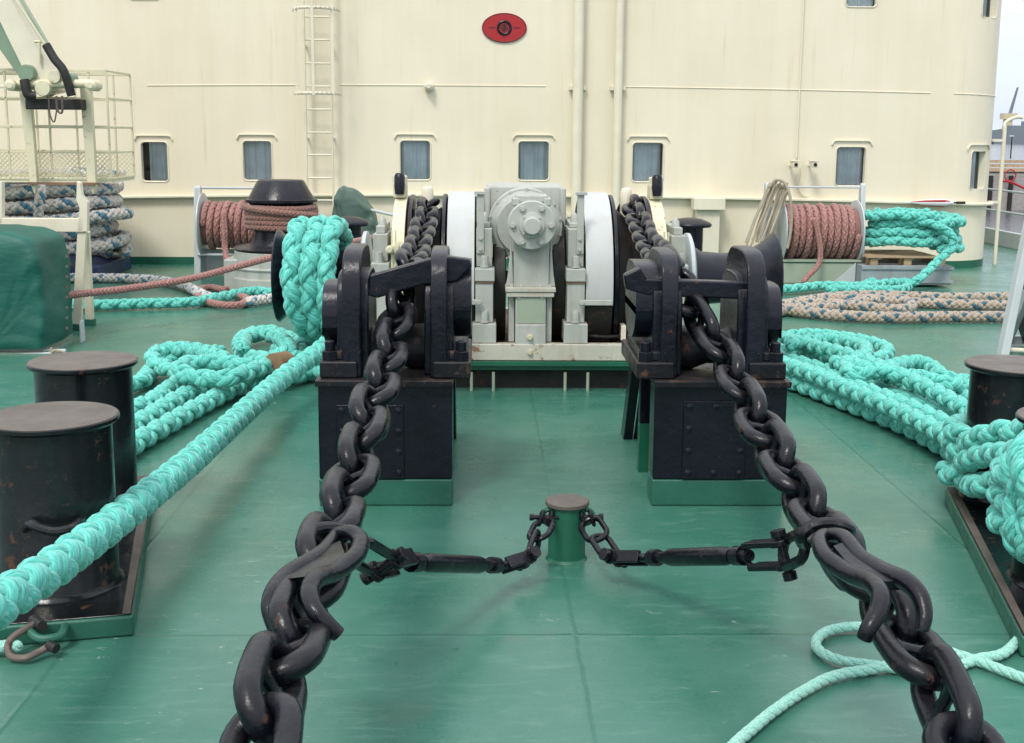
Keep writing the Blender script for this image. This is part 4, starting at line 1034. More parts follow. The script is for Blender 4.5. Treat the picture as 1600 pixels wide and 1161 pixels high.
# thin laid lines
Dl = .046
tl = thing('laid_line', 'thin faded turquoise three strand line looped on the deck under the right anchor chain', 'rope', P(1400, 1040, z=0))
rope('strand', PZ([(1450, 1000), (1400, 985), (1342, 979), (1300, 984), (1277, 998), (1280, 1016), (1310, 1031), (1360, 1039), (1400, 1044), (1460, 1050), (1520, 1075)], Dl), Dl, 'teal_pale', tl, kind='laid', n=3, sides=10)
rope('strand', PZ([(1060, 1260), (1130, 1180), (1210, 1110), (1276, 1068), (1315, 1053), (1360, 1046), (1420, 1030), (1450, 1012), (1469, 1014), (1534, 1035), (1600, 1060), (1680, 1090)], Dl), Dl, 'teal_pale', tl, kind='laid', n=3, sides=10)
rope('strand', PZ([(1500, 1040), (1530, 1029), (1569, 1020), (1600, 990), (1640, 950)], Dl), Dl, 'teal_pale', tl, kind='laid', n=3, sides=10)
sl = thing('shackled_line', 'thin turquoise line ending in a rusty shackle at the left bollard plate', 'rope', P(30, 1010, z=0))
rope('strand', [P(-80, 1030, y=4.40), P(-40, 1015, y=4.42), P(0, 1010, y=4.42), P(36, 1010, y=4.44)], Dl*1.25, 'teal_pale', sl, kind='laid', n=3, sides=10)
MB().tube(spline([P(58, 973, y=4.52), P(36, 985, y=4.47), P(18, 998, y=4.43), P(12, 1012, y=4.40), P(18, 1026, y=4.38), P(40, 1028, y=4.36), P(62, 1018, y=4.4), P(80, 1008, y=4.42)], 6), .014, 10).build('shackle', 'steel', sl)
MB().tube([P(52, 968, y=4.56), P(66, 978, y=4.48)], .02, 10).tube([P(76, 1008, y=4.42), P(88, 1014, y=4.40)], .02, 10).build('shackle_pin', 'dark', sl)
eyeb = MB().tube(spline([P(103, 968, y=4.66), P(100, 985, y=4.52), P(90, 995, y=4.47), P(62, 998, y=4.45), P(45, 985, y=4.5), P(42, 972, y=4.66)], 6), .017, 10)
tag(eyeb.build('deck_eye', 'mgreen'), 'bent green steel eye welded to the front edge of the left bollard plate', 'eye')

# far left : tall stack of grey-blue hawser
TR = ((1, 0), (-1, 1))
sk = thing('hawser_stack', 'tall stack of thick grey and blue hawser coils against the wall at the far left', 'rope', (-6.4, 16.9, 0))
Dg = .19; pts = []
turns = 6; n = 40
for i in range(turns*n+1):
    t = i/n; a = t*2*PI; lay = t
    k = math.sin(t*2.3)*.10+math.sin(t*5.1)*.06-(.16 if t > 3 and t < 4.6 else 0)*math.sin((t-3)/1.6*PI)
    pts.append(Vector((-6.02+(1.05+k)*math.cos(a)*1.0, 16.85+(.85+k*.5)*math.sin(a), .2+Dg/2+t*Dg*.97+.02*math.sin(a*3+t))))
rope('coil', pts, Dg, 'greyrope', sk, n=5, sides=5, spp=20, pitch=.50, tracer=TR, smooth_path=False)
pts = [Vector((-6.02+(.82)*math.cos(i/n*2*PI), 16.85+.63*math.sin(i/n*2*PI), .2+Dg/2+i/n*Dg)) for i in range(turns*n+1)]
rope('coil', pts, Dg, 'greyrope', sk, n=5, sides=5, spp=16, pitch=.55, tracer=TR, smooth_path=False)
rope('tie', [P(62, 288, y=15.9), P(64, 300, y=15.78), P(60, 330, y=15.76), P(62, 352, y=15.8)], .16, 'greyrope', sk, n=5, sides=5, spp=16, tracer=TR)
MB().bx(-7.1, -5.1, 16.1, 17.7, .0, .2).build('pallet', 'blue', sk, bev=.02)

# grey/blue hawser lying on the deck left
gl_ = thing('deck_hawser', 'pale grey and blue hawser lying on the deck in front of the left coil stack', 'rope', P(250, 434, z=0))
rope('run', PZ([(60, 433), (115, 434), (170, 434), (225, 436), (262, 440), (290, 447), (312, 458), (330, 466)], .13), .14, 'greyrope', gl_, n=5, sides=5, spp=18, tracer=TR)
rope('run', PZ([(385, 472), (410, 468), (440, 466), (500, 470)], .13), .14, 'greyrope', gl_, n=5, sides=5, spp=18, tracer=TR)
rl = thing('red_rope', 'dusty red plaited line stretched from the covered reel past the capstan', 'rope', P(250, 450, z=0))
rope('line', [P(60, 472, y=11.4), P(110, 461, y=11.6), P(200, 451, y=12.1), P(300, 435, y=12.6), P(380, 414, y=13.0), P(440, 399, y=13.4), P(540, 380, y=14.2), P(600, 368, y=14.8)], .085, 'redrope', rl, n=5, sides=6, spp=20)
rr_ = thing('red_rope', 'dusty red rope bight looped on the deck by the foot of the left reel', 'rope', P(330, 466, z=0))
rope('bight', PZ([(357, 440), (352, 452), (330, 449), (314, 452), (311, 462), (325, 472), (355, 477), (378, 475), (385, 466), (370, 462)], .1), .095, 'redrope', rr_, n=5, sides=6, spp=18)
tq = thing('deck_rope', 'single turquoise plaited rope crossing the deck from the covered reel towards the capstan', 'rope', P(250, 470, z=0))
rope('run', PZ([(60, 470), (112, 476), (170, 476), (230, 474), (300, 472), (350, 463), (400, 455), (440, 462), (470, 474)], .14), .145, 'teal', tq, sides=6, spp=20)

# right: beige/blue hawser bights
bh = thing('deck_hawser', 'beige and blue hawser laid in long bights on the deck at the right', 'rope', P(1400, 475, z=0))
for l in ([(1180, 478), (1222, 478), (1260, 470), (1330, 462), (1400, 462), (1480, 465), (1570, 464), (1640, 463)],
          [(1180, 482), (1230, 475), (1290, 474), (1340, 478), (1400, 484), (1425, 478), (1400, 466), (1340, 468), (1280, 464)],
          [(1200, 490), (1240, 482), (1300, 480), (1360, 470), (1420, 472), (1500, 476), (1570, 477), (1640, 478)],
          [(1180, 478), (1222, 483), (1260, 488), (1330, 494), (1400, 496), (1480, 495), (1570, 495), (1640, 494)]):
    rope('run', PZ(l, .13), .145, 'tanrope', bh, n=5, sides=6, spp=20, tracer=TR)

# coil on pallet, with its tail
ccx, ccy = P(1420, 370, y=16.3).x, 16.3
pl_ = thing('rope_pallet', 'worn wooden pallet on a low grey box carrying the turquoise coil by the wall', 'pallet', (ccx, ccy, 0))
x0, x1 = P(1346, 430, y=15.9).x, P(1487, 430, y=15.9).x
zb1 = P(1400, 415, y=15.9).z; zp1 = P(1400, 400, y=15.9).z
MB().bx(x0, x1, 15.9, 16.9, .03, zb1).build('grey_box', 'box_grey', pl_, bev=.01)
MB().bx(x0, x1+.02, 15.88, 15.895, .06, .1).bx(x0, x1+.02, 15.88, 15.895, zb1-.05, zb1-.01).build('box_trim', 'box_grey', pl_)
for k in range(3):
    xx = x0+.12+k*.45; MB().bx(xx, xx+.1, 15.93, 16.85, zb1+.001, zp1-.03).build('pallet_block', 'wood', pl_, bev=.004)
for k in range(6):
    yy = 15.9+k*.17; MB().bx(x0+.05, x1-.2, yy, yy+.11, zp1-.03, zp1-.005).build('pallet_board', 'wood', pl_, bev=.003)
tc = thing('rope_coil', 'neat turquoise rope coil stacked on the pallet beside the right reel', 'rope', (ccx, ccy, zp1))
Dt = .15; pts = []; n = 40
top = P(1400, 340, y=16.0).z; trn = 4
for layer in range(4):
    z = zp1+Dt/2+layer*(top-zp1-Dt)/3
    for i in range(n+ (1 if layer == 3 else 0)):
        a = 2*PI*i/n-PI*.4; bul = .05*math.sin(layer*2.1+1)
        pts.append(Vector((ccx+.07+(.60+bul)*math.cos(a)*(1.0), ccy+.05+(.36+bul)*math.sin(a), z+(top-zp1-Dt)/3*(i/n)+.015*math.sin(5*a))))
rope('coil', pts, Dt, 'teal', tc, sides=6, spp=20, smooth_path=False)
rope('coil', [p+Vector((-.0, 0, .03))-Vector(((p.x-ccx)*.24, (p.y-ccy)*.4, 0)) for p in pts], Dt, 'teal', tc, sides=5, spp=14, smooth_path=False)
rope('tail', [P(1400, 345, y=16.1), P(1440, 346, y=15.95), P(1470, 355, y=15.85), P(1488, 370, y=15.82), P(1487, 388, y=15.8), P(1468, 405, y=15.7), P(1448, 425, y=15.5), P(1425, 442, z=.12), P(1395, 441, z=.1), P(1350, 447, z=.09), P(1290, 446, z=.09), P(1225, 452, z=.08), P(1150, 456, z=.08)], Dt*.9, 'teal', tc, sides=6, spp=20)
rope('tail', PZ([(1345, 448), (1370, 438), (1400, 436), (1420, 444), (1405, 452), (1350, 452), (1290, 452)], Dt), Dt*.9, 'teal', tc, sides=6, spp=20)

# ================================================================== REELS
def reel(name_label, xa, xb, yc, zc_, rdrum, rfl, turns, ropemat, rd, loc):
    t = thing('rope_reel', name_label, 'rope reel', loc, 'red rope reels')
    MB().lathe((xa, yc, zc_), (1, 0, 0), [(0, rdrum*.6), (xb-xa, rdrum*.6)], 24).build('drum', 'lightgrey', t)
    for x in (xa, xb):
        MB().lathe((x-.012, yc, zc_), (1, 0, 0), [(0, rfl-.02), (0.004, rfl), (.02, rfl), (.024, rfl-.02)], 48).build('flange', 'lightgrey', t)
    n = 28; tot = turns*n; pts = []
    for i in range(tot+1):
        f = i/tot; a = i/n*2*PI; pts.append(Vector((xa+.05+(xb-xa-.1)*f, yc-(rdrum+.018*math.sin(i/n*2.7)+.01*math.sin(i*.5))*math.cos(a), zc_+(rdrum+.018*math.sin(i/n*2.7))*math.sin(a))))
    rope('winding', pts, rd, ropemat, t, n=4, sides=6, spp=20, pitch=rd*4, smooth_path=False)
    pts = [Vector((xa+.08+(xb-xa-.16)*i/(tot//2), yc-(rdrum-.06)*math.cos(i/n*4*PI), zc_+(rdrum-.06)*math.sin(i/n*4*PI))) for i in range(tot//2+1)]
    MB().lathe((xa+.02, yc, zc_), (1, 0, 0), [(0, rdrum-.02), (xb-xa-.04, rdrum-.02)], 32).build('inner_winding', 'brownrope', t)
    return t
yr = 16.4
xa, xb = P(1218, 360, y=yr).x, P(1336, 360, y=yr).x; zr = P(1290, 362, y=yr).z
r1 = reel('grey rope reel wound with dusty red rope at the right, beside the turquoise coil', xa, xb, yr, zr, .335, .43, 10, 'redrope', .095, (xa+.5, yr, 0))
zt = P(1340, 286, y=yr).z
def endframe(t, x, yc, zt, w=.06):
    MB().prism([(x-w/2, yc-.22, 0), (x-w/2, yc+.22, 0), (x-w/2, yc+.05, zt-.03), (x-w/2, yc+.02, zt), (x-w/2, yc-.02, zt), (x-w/2, yc-.05, zt-.03)], (w, 0, 0)).build('end_frame', 'lightgrey', t, bev=.012)
endframe(r1, xb+.07, yr, zt); endframe(r1, xa-.18, yr, zt, .09)
MB().cyl((xa-.15, yr, zt-.06), (xb+.05, yr, zt-.06), .013, n=10).build('tie_bar', 'lightgrey', r1)
MB().bx(xa-.12, xb+.03, yr-.25, yr-.19, .02, P(1300, 411, y=yr-.2).z).bx(xa-.12, xb+.03, yr-.27, yr+.2, P(1300, 409, y=yr-.2).z, P(1300, 405, y=yr-.2).z).build('base_box', 'grey_green', r1, bev=.006)
MB().prism([(xb-.05, yr-.28, .02), (xb-.35, yr-.28, .02), (xb-.05, yr-.28, .3)], (0, .02, 0)).build('gusset', 'lightgrey', r1)
rope('tail', [P(1272, 340, y=16.02), P(1278, 365, y=16.0), P(1282, 395, y=15.98), P(1278, 415, y=15.95), P(1262, 432, y=15.9), P(1254, 442, y=15.85)], .085, 'redrope', r1, n=5, sides=5, spp=16)
# bundle of old lines over the left end frame
bl = thing('line_bundle', 'bundle of thin tan lines hung over the left end of the right reel', 'line', (xa-.1, yr-.1, .2))
topc = P(1216, 282, y=16.2)
for k in range(15):
    t = k/14
    e = P(1166+t*40+random.uniform(-3, 3), 385-t*12+random.uniform(-8, 8), y=16.05+random.uniform(-.06, .05))
    s_ = P(1203+t*30, 288+random.uniform(-3, 8)-4*math.sin(PI*t), y=16.15+random.uniform(-.04, .04)); mid_ = s_.lerp(e, .5)+Vector((random.uniform(-.03, .03), 0, 0))
    MB().tube(spline([s_, mid_, e], 8), .015, 6).build('line', 'twine', bl)
MB().tube(spline([P(1203, 292, y=16.1), P(1212, 281, y=16.08), P(1225, 285, y=16.05), P(1234, 305, y=16.0), P(1237, 340, y=15.96), P(1234, 370, y=15.95), P(1230, 388, y=15.95)], 8), .02, 8).build('line', 'twine', bl)

# left reel
yl = 16.9
xa, xb = P(318, 350, y=yl).x, P(425, 350, y=yl).x; zr = P(350, 352, y=yl).z
r2 = reel('grey rope reel wound with dusty red rope at the left, behind the capstan', xa, xb, yl, zr, .29, .44, 9, 'redrope', .10, (xa+.5, yl, 0))
zt = P(305, 290, y=yl).z
endframe(r2, xa-.06, yl, zt, .09); endframe(r2, xb+.06, yl, zt, .09)
MB().cyl((xa-.05, yl, zt-.03), (xb+.05, yl, zt-.03), .018, n=10).build('tie_bar', 'lightgrey', r2); MB().cyl((xa-.05, yl-.2, P(330, 398, y=yl-.2).z), (xb+.05, yl-.2, P(330, 398, y=yl-.2).z), .018, n=10).build('tie_bar', 'lightgrey', r2)
MB().bx(xa-.05, xb+.05, yl+.1, yl+.16, .05, .35).build('base_box', 'lightgrey', r2, bev=.006)
rope('tail', [P(349, 330, y=16.55), P(351, 360, y=16.5), P(352, 390, y=16.46), P(356, 415, y=16.2), P(357, 440, z=.06)], .1, 'redrope', r2, n=5, sides=5, spp=16)

# capstan
yk = 15.3; kc = P(440, 340, y=yk); k_ = yk/1900*1.005
cp = thing('capstan', 'black capstan wound with brownish red rope on a low pale grey base', 'capstan', (kc.x, yk, 0))
def zk(py): return P(440, py, y=yk).z
MB().lathe((kc.x, yk, zk(388)), (0, 0, 1), [(0, .58), (.02, .60), (.03, .58), (.06, .40), (zk(372)-zk(388), .36), (zk(345)-zk(388), .33), (zk(322)-zk(388), .34), (zk(316)-zk(388), .42), (zk(315)-zk(388), .445), (zk(311)-zk(388), .445), (zk(310)-zk(388), .41), (zk(283)-zk(388), .29), (zk(281)-zk(388), .27), (zk(280.5)-zk(388), 0)], 56).build('head', 'black', cp, ang=40)
MB().lathe((kc.x, yk, .0), (0, 0, 1), [(0, .62), (.05, .62), (.05, .64), (zk(430), .64), (zk(429), .60), (zk(417), .60), (zk(416), .62), (zk(414), .62), (zk(413), .59), (zk(390), .59)], 56).build('base', 'grey', cp, bev=.004)
MB().bx(kc.x-.68, kc.x-.45, yk-.3, yk+.3, 0.01, zk(402)).build('gear_box', 'grey', cp, bev=.02)
pts = []
for i in range(5*30+1):
    a = i/30*2*PI; pts.append(Vector((kc.x+.42*math.cos(a), yk+.42*math.sin(a), zk(358)+(zk(322)-zk(358))*i/150+.01*math.sin(a*2))))
rope('rope_turn', pts, .095, 'brownrope', cp, n=5, sides=5, spp=14, smooth_path=False)
rope('rope_turn', [Vector((kc.x+.455*math.cos(a), yk+.455*math.sin(a), zk(z_))) for a, z_ in [(R_(-170+i*15), 321+i*1.1+.12*i*i*.3) for i in range(12)]], .095, 'brownrope', cp, n=5, sides=5, spp=14)

# mushroom ventilators
for px, py, yy, r, lab in ((546, 346, 15.2, 31, 'black mushroom ventilator behind the turquoise wound drum at the left'), (1078, 348, 15.6, 34, 'black mushroom ventilator behind the right warping drum')):
    c = P(px, py, y=yy); kk = yy/1900; mu = thing('mushroom_ventilator', lab, 'ventilator', (c.x, yy, 0), 'mushroom ventilators')
    MB().lathe((c.x, yy, c.z-.05), (0, 0, 1), [(0, r*kk*.6), (0, r*kk*.96), (.015, r*kk), (.035, r*kk), (.06, r*kk*.9), (.1, r*kk*.55), (.115, r*kk*.2), (.117, 0)], 40).build('cap', 'black', mu, ang=50)
    MB().lathe((c.x, yy, 0), (0, 0, 1), [(0, r*kk*.75), (.03, r*kk*.62), (c.z-.052, r*kk*.62)], 32).build('trunk', 'black', mu)

# ------------------------------------------------------------------ tarpaulin covered things
def tarp(profile, y0, y1, amp, mat, name, parent, seed):
    """closed hood: profile = list of (x,z) from left foot over the top to the right foot"""
    pr = [Vector((a, 0, b)) for a, b in profile]; dense = spline(pr, 8); n = len(dense)
    cx = sum(p.x for p in dense)/n; base = min(p.z for p in dense); mb = MB(); rings = []
    steps = [(t, y0) for t in (0, .15, .3, .45, .6, .75, .88, .96)]+[(1., y0+.03)]+[(1., y0+.05+(y1-y0-.05)*k/8) for k in range(1, 9)]
    for si, (t, yy) in enumerate(steps):
        for i, p in enumerate(dense):
            x = cx+(p.x-cx)*t; z = base+(p.z-base)*t if t < 1 else p.z
            q = Vector((x, yy, z))
            nv = noise.noise_vector(Vector((x*2.2+seed, yy*2.2, z*3.1)))*amp + noise.noise_vector(Vector((x*5+seed, yy*3, z*8)))*amp*.45
            fold = amp*1.3*math.sin(z*16+x*3+3*noise.noise(Vector((x*1.5, seed, z))))*(.4+.6*t)
            q += nv+Vector((0, -abs(fold)*.8 if yy < y0+.04 else 0, 0))
            rings.append(q)
    mb.grid(rings, n, len(steps))
    o = mb.build(name, mat, parent, ang=80); return o
yt = 10.85
cr = thing('covered_reel', 'rope reel under a dark green tarpaulin at the left edge', 'covered reel', P(20, 555, z=0))
def pt(px, py, y): q = P(px, py, y=y); return (q.x, q.z)
prof = [pt(-150, 545, yt), pt(-150, 470, yt), pt(-135, 400, yt), pt(-100, 366, yt), pt(-40, 361, yt), pt(-14, 362, yt), pt(20, 368, yt), pt(47, 382, yt), pt(60, 420, yt), pt(66, 470, yt), pt(70, 545, yt)]
tarp(prof, yt, yt+.8, .03, 'tarp', 'tarpaulin', cr, 3.)
pa_ = P(-150, 553, y=yt+.1); pb2 = P(103, 548, y=yt+.1)
MB().cyl(pa_, pb2, .018, n=10).build('tie_bar', 'lightgrey', cr); MB().cyl(P(-150, 560, y=yt), P(84, 552, y=yt), .012, n=8).build('tie_bar', 'lightgrey', cr)
MB().bx(pb2.x-.02, pb2.x+.0, yt+.55, yt+.65, .0, pb2.z+.2).build('end_frame', 'lightgrey', cr, bev=.006)
MB().tube(spline([P(80, 543, y=yt-.02), P(82, 556, y=yt-.03), P(90, 549, y=yt-.03), P(102, 552, y=yt), P(84, 548, y=yt-.04), P(81, 562, y=yt-.02)], 5), .012, 6).build('lashing', 'twine', cr)
# eyelets along the cover's edge
mb = MB()
for k in range(9):
    p = P(109.5, 400+k*16, y=yt-.03); mb.lathe(p+Vector((-.02, -.02, 0)), (0, -1, 0), [(0, .012), (.006, .012), (.006, .006)], 10)
mb.build('eyelet', 'steel', cr)
cf = thing('covered_gear', 'small upright deck gear under a faded green cover behind the left ventilator', 'covered gear', (P(552, 380, y=16.5).x, 16.6, 0))
prof = [pt(522, 390, 16.4), pt(519, 350, 16.4), pt(522, 310, 16.4), pt(530, 293, 16.4), pt(542, 294, 16.4), pt(556, 298, 16.4), pt(572, 318, 16.4), pt(583, 333, 16.4), pt(588, 360, 16.4), pt(586, 390, 16.4)]
tarp(prof, 16.35, 16.8, .035, 'tarp_far', 'cover', cf, 9.)
MB().cyl(P(580, 328, y=16.4), P(614, 336, y=16.3), .02, n=10).build('handle', 'lightgrey', cf)
MB().bx(P(530, 380, y=16.5).x, P(580, 380, y=16.5).x, 16.45, 16.75, 0, .4).build('foot', 'lightgrey', cf, bev=.01)

# cream A-frame at left
af = thing('support_frame', 'cream painted steel support frame standing behind the covered reel', 'frame', (P(60, 515, z=0).x, 12.3, 0))
def bar(mb, a, b, w, d):
    a, b = Vector(a), Vector(b); ax = (b-a).normalized(); sd = Vector((1, 0, 0)); sd = (sd-ax*sd.dot(ax)).normalized() if abs(ax.x) < .8 else Vector((0, 0, 1)); w3 = ax.cross(sd)
    mb.box((a+b)/2, ((b-a).length, w, d), Matrix((ax, sd, w3)).transposed())
fA = P(128, 505, y=12.15); fB = P(145, 505, y=12.5); topA = P(129, 362, y=12.15)
mb = MB(); bar(mb, topA, P(121, 506, y=12.15), .085, .06); mb.build('leg', 'cream', af, bev=.005)
mb = MB(); bar(mb, P(134, 362, y=12.3), P(140.5, 498, y=12.45), .075, .06); mb.build('leg', 'cream', af, bev=.005)
for a_, b_, y_ in ((121, 506, 12.15), (140.5, 498, 12.45)):
    q = P(a_, b_, y=y_); mb = MB(); mb.bx(q.x-.05, q.x+.05, y_-.04, y_+.04, 0, max(.05, q.z-.002)); mb.build('foot', 'mgreen', af, bev=.004)
mb = MB(); zA, zB = P(60, 341, y=12.12).z, P(60, 362, y=12.12).z; mb.bx(P(-240, 350, y=12.12).x, P(131, 350, y=12.12).x, 12.10, 12.2, zB, zA); mb.build('cross_beam', 'cream', af, bev=.006)
mb = MB(); mb.prism([P(121, 362, y=12.1), P(136, 362, y=12.1), P(136, 316, y=12.1), P(127, 304, y=12.1), P(125, 286, y=12.1), P(120, 283, y=12.1), P(119, 312, y=12.1), P(124, 325, y=12.1)][::-1], (0, .08, 0)); mb.build('upright', 'cream', af, bev=.004)
mb = MB(); mb.prism([P(-7, 362, y=12.1), P(3, 362, y=12.1), P(3, 284, y=12.1), P(-4, 284, y=12.1)], (0, .08, 0)); mb.build('upright', 'cream', af, bev=.004)
for px_ in (-240,):
    q = P(px_, 505, y=12.15); MB().bx(q.x-.04, q.x+.04, 12.1, 12.2, 0, zB).build('leg', 'cream', af, bev=.005)

# reel at right edge
er = thing('edge_reel', 'dark red wound rope reel with a pale grey frame cut by the right edge', 'rope reel', (P(1600, 560, z=0).x, 10.8, 0))
mb = MB(); bar(mb, P(1566, 558, y=10.75), P(1612, 335, y=10.95), .075, .12); mb.build('leg', 'lightgrey', er, bev=.01)
xr = P(1614, 470, y=11.2).x; zr = P(1596, 468, y=10.9).z
mb = MB(); mb.lathe((xr, 11.05, zr), (1, 0, 0), [(0, .50), (.0, .545), (.03, .55), (.03, .50)], 48); mb.lathe((xr+.03, 11.05, zr), (1, 0, 0), [(0, .5), (.01, .3), (1.0, .3)], 40); mb.build('flange', 'black', er, ang=50)
MB().lathe((xr+1.0, 11.05, zr), (1, 0, 0), [(0, .50), (.0, .55), (.03, .55), (.03, .50)], 48).build('flange', 'black', er, ang=50)
mb = MB(); bar(mb, (xr+1.12, 10.72, 0), (xr+1.12, 11.0, 1.55), .075, .12); mb.build('leg', 'lightgrey', er, bev=.01)
for x_ in (xr-.12, xr+1.12):
    mb = MB(); bar(mb, (x_, 11.45, 0), (x_, 11.05, zr+.05), .06, .1); mb.build('rear_leg', 'lightgrey', er, bev=.008)
MB().cyl((xr-.16, 11.05, zr), (xr+1.18, 11.05, zr), .035, n=14).build('axle', 'lightgrey', er)
MB().bx(xr-.12, xr+1.12, 11.38, 11.46, .02, .10).build('base_bar', 'lightgrey', er, bev=.006)
pts = [Vector((xr+.1+i/28*.1, 11.05-.42*math.cos(i/28*2*PI), zr+.42*math.sin(i/28*2*PI))) for i in range(28*8)]
rope('winding', pts, .1, 'brownrope', er, n=5, sides=5, spp=14, smooth_path=False)
MB().cyl(P(1568, 546, y=10.8), P(1700, 552, y=10.8), .022, n=10).build('tie_bar', 'cream', er)

# ------------------------------------------------------------------ crane and basket upper left
yc_ = 13.6
cg = thing('work_basket', 'cream mesh sided work basket hanging at the top left', 'basket', (P(90, 280, y=yc_).x, yc_+.5, P(90, 282, y=yc_).z))
def Pc(px, py, y=yc_): return P(px, py, y=y)
def railbar(name, a, b, w=.035, m='cream_rust'):
    mb = MB(); bar(mb, a, b, w, w); return mb.build(name, m, cg, bev=.004)
for yy, sh in ((yc_, 0), (yc_+.9, 0)):
    z0_, z1_ = Pc(90, 280).z, Pc(90, 112).z; xl, xr_ = Pc(-160, 200).x, Pc(170, 200).x
    for py in (110, 153, 198, 238, 279):
        z = Pc(90, py).z; railbar('rail', (xl, yy, z), (xr_, yy, z), .034 if py in (110, 198) else .022)
    for px in (-100, 12, 78, 142, 170):
        x = Pc(px, 200).x; railbar('stanchion', (x, yy, z0_), (x, yy, z1_), .022)
for py in (110, 153, 198, 238, 279):
    z = Pc(90, py).z
    for x in (Pc(-160, 200).x, Pc(170, 200).x): railbar('side_rail', (x, yc_, z), (x, yc_+.9, z), .022)
def meshpanel(x0, x1, z0, z1, y, cell=.052):
    mb = MB(); w = x1-x0; h = z1-z0
    r = .0034
    k = -h
    while k < w:
        a0 = max(0, k); b0 = min(w, k+h)
        mb.tube([(x0+a0, y, z0+(a0-k)), (x0+b0, y, z0+(b0-k))], r, 4); mb.tube([(x0+a0, y-.004, z1-(a0-k)), (x0+b0, y-.004, z1-(b0-k))], r, 4)
        k += cell
    return mb
meshpanel(Pc(-160, 200).x, Pc(170, 200).x, Pc(90, 278).z, Pc(90, 239).z, yc_-.01).build('mesh_panel', 'cream_rust', cg)
meshpanel(Pc(-160, 200).x, Pc(170, 200).x, Pc(90, 278).z, Pc(90, 239).z, yc_+.89).build('mesh_panel', 'cream_rust', cg)
zf_ = Pc(90, 281).z
MB().bx(Pc(-160, 200).x, Pc(170, 200).x, yc_, yc_+.9, zf_-.03, zf_).build('floor', 'cream_rust', cg)
MB().bx(Pc(50, 200).x, Pc(160, 200).x, yc_-.25, yc_-.2, Pc(90, 287).z, Pc(90, 283.5).z).build('hinge_bar', 'rusty', cg)
for (x0_, x1_, t0, t1) in ((28, 46, 46, 58), (124, 141, 136, 150)):
    MB().prism([Pc(x0_, 132, yc_-.2), Pc(x1_, 132, yc_-.2), Pc(t1, 288, yc_-.2), Pc((t0+t1)/2+2, 304, yc_-.2), Pc(t0, 285, yc_-.2)], (0, .08, 0)).build('hanger_arm', 'cream_rust', cg, bev=.006)
# crane jib
cj = thing('deck_crane', 'grey green and cream crane jib reaching down from the top left with black hoses', 'crane', Pc(-120, 560))
yb_ = yc_-.35
MB().prism([Pc(-240, -160, yb_), Pc(-110, -160, yb_), Pc(0, 28, yb_), Pc(40, 106, yb_), Pc(34, 120, yb_), Pc(24, 112, yb_), Pc(0, 78, yb_), Pc(-130, -60, yb_)], (0, .4, 0)).build('jib', 'jib', cj, bev=.01)
MB().prism([Pc(-112, -160, yb_-.03), Pc(-62, -160, yb_-.03), Pc(27, 17, yb_-.03), Pc(72, 96, yb_-.03), Pc(90, 126, yb_-.03), Pc(88, 142, yb_-.03), Pc(62, 148, yb_-.03), Pc(38, 132, yb_-.03), Pc(34, 104, yb_-.03), Pc(-3, 28, yb_-.03)], (0, .38, 0)).build('jib_plate', 'cream', cj, bev=.006)
mb = MB(); mb.cyl(Pc(13, 131, yb_-.05), Pc(141, 131, yb_-.05), .045, n=20); mb.build('cross_pin', 'cream_rust', cj)
for px in (14, 140): MB().lathe(Pc(px, 133, yb_-.18), (0, 1, 0), [(0, .03), (.02, .058), (.25, .058)], 20).build('pin_boss', 'cream_rust', cj)
for k, (px, py, r) in enumerate(((40, 114, .09), (84, 120, .07), (104, 122, .06), (66, 138, .085))):
    MB().lathe(Pc(px, py, yb_-.12), (0, 1, 0), [(0, .02), (0, r*.9), (.02, r), (.2, r)], 24).build('sheave', 'cream_rust' if k % 2 else 'jib', cj)
MB().box((Pc(85, 163, yb_).x, yb_+.05, Pc(85, 163, yb_).z), (.58, .2, .11)).build('damper_block', 'dark', cj, bev=.012)
MB().tube(spline([Pc(72, 70, yb_-.1), Pc(85, 92, yb_-.12), Pc(100, 112, yb_-.14), Pc(112, 150, yb_-.12)], 8), .045, 12).build('hose', 'dark', cj)
MB().tube(spline([Pc(38, 125, yb_-.14), Pc(44, 148, yb_-.16), Pc(56, 150, yb_-.14)], 8), .05, 12).build('hose', 'dark', cj)
for dx in (0, 9): MB().tube([Pc(-60+dx, -160, yb_-.05), Pc(24+dx, -2, yb_-.06), Pc(74+dx*.4, 74, yb_-.1)], .02, 8).build('lift_rope', 'grey_green' if dx else 'cream_rust', cj)
MB().tube(spline([Pc(76, 148, yb_-.2), Pc(78, 178, yb_-.2), Pc(85, 190, yb_-.2), Pc(90, 160, yb_-.2)], 8), .008, 6).tube(spline([Pc(88, 150, yb_-.2), Pc(90, 172, yb_-.2), Pc(97, 175, yb_-.2), Pc(97, 150, yb_-.2)], 8), .012, 6).build('hanging_wire', 'steel', cj)
MB().tube([Pc(62, 100, yb_-.06), Pc(62, 66, yb_-.06), Pc(54, 65, yb_-.06), Pc(68, 65, yb_-.06)], .014, 8).build('bracket', 'cream_rust', cj)
MB().prism([Pc(-400, -160, yb_-.1), Pc(-180, -160, yb_-.1), Pc(-180, 520, yb_-.1), Pc(-400, 520, yb_-.1)], (0, 1.0, 0)).build('pedestal', 'cream', cj, bev=.03)

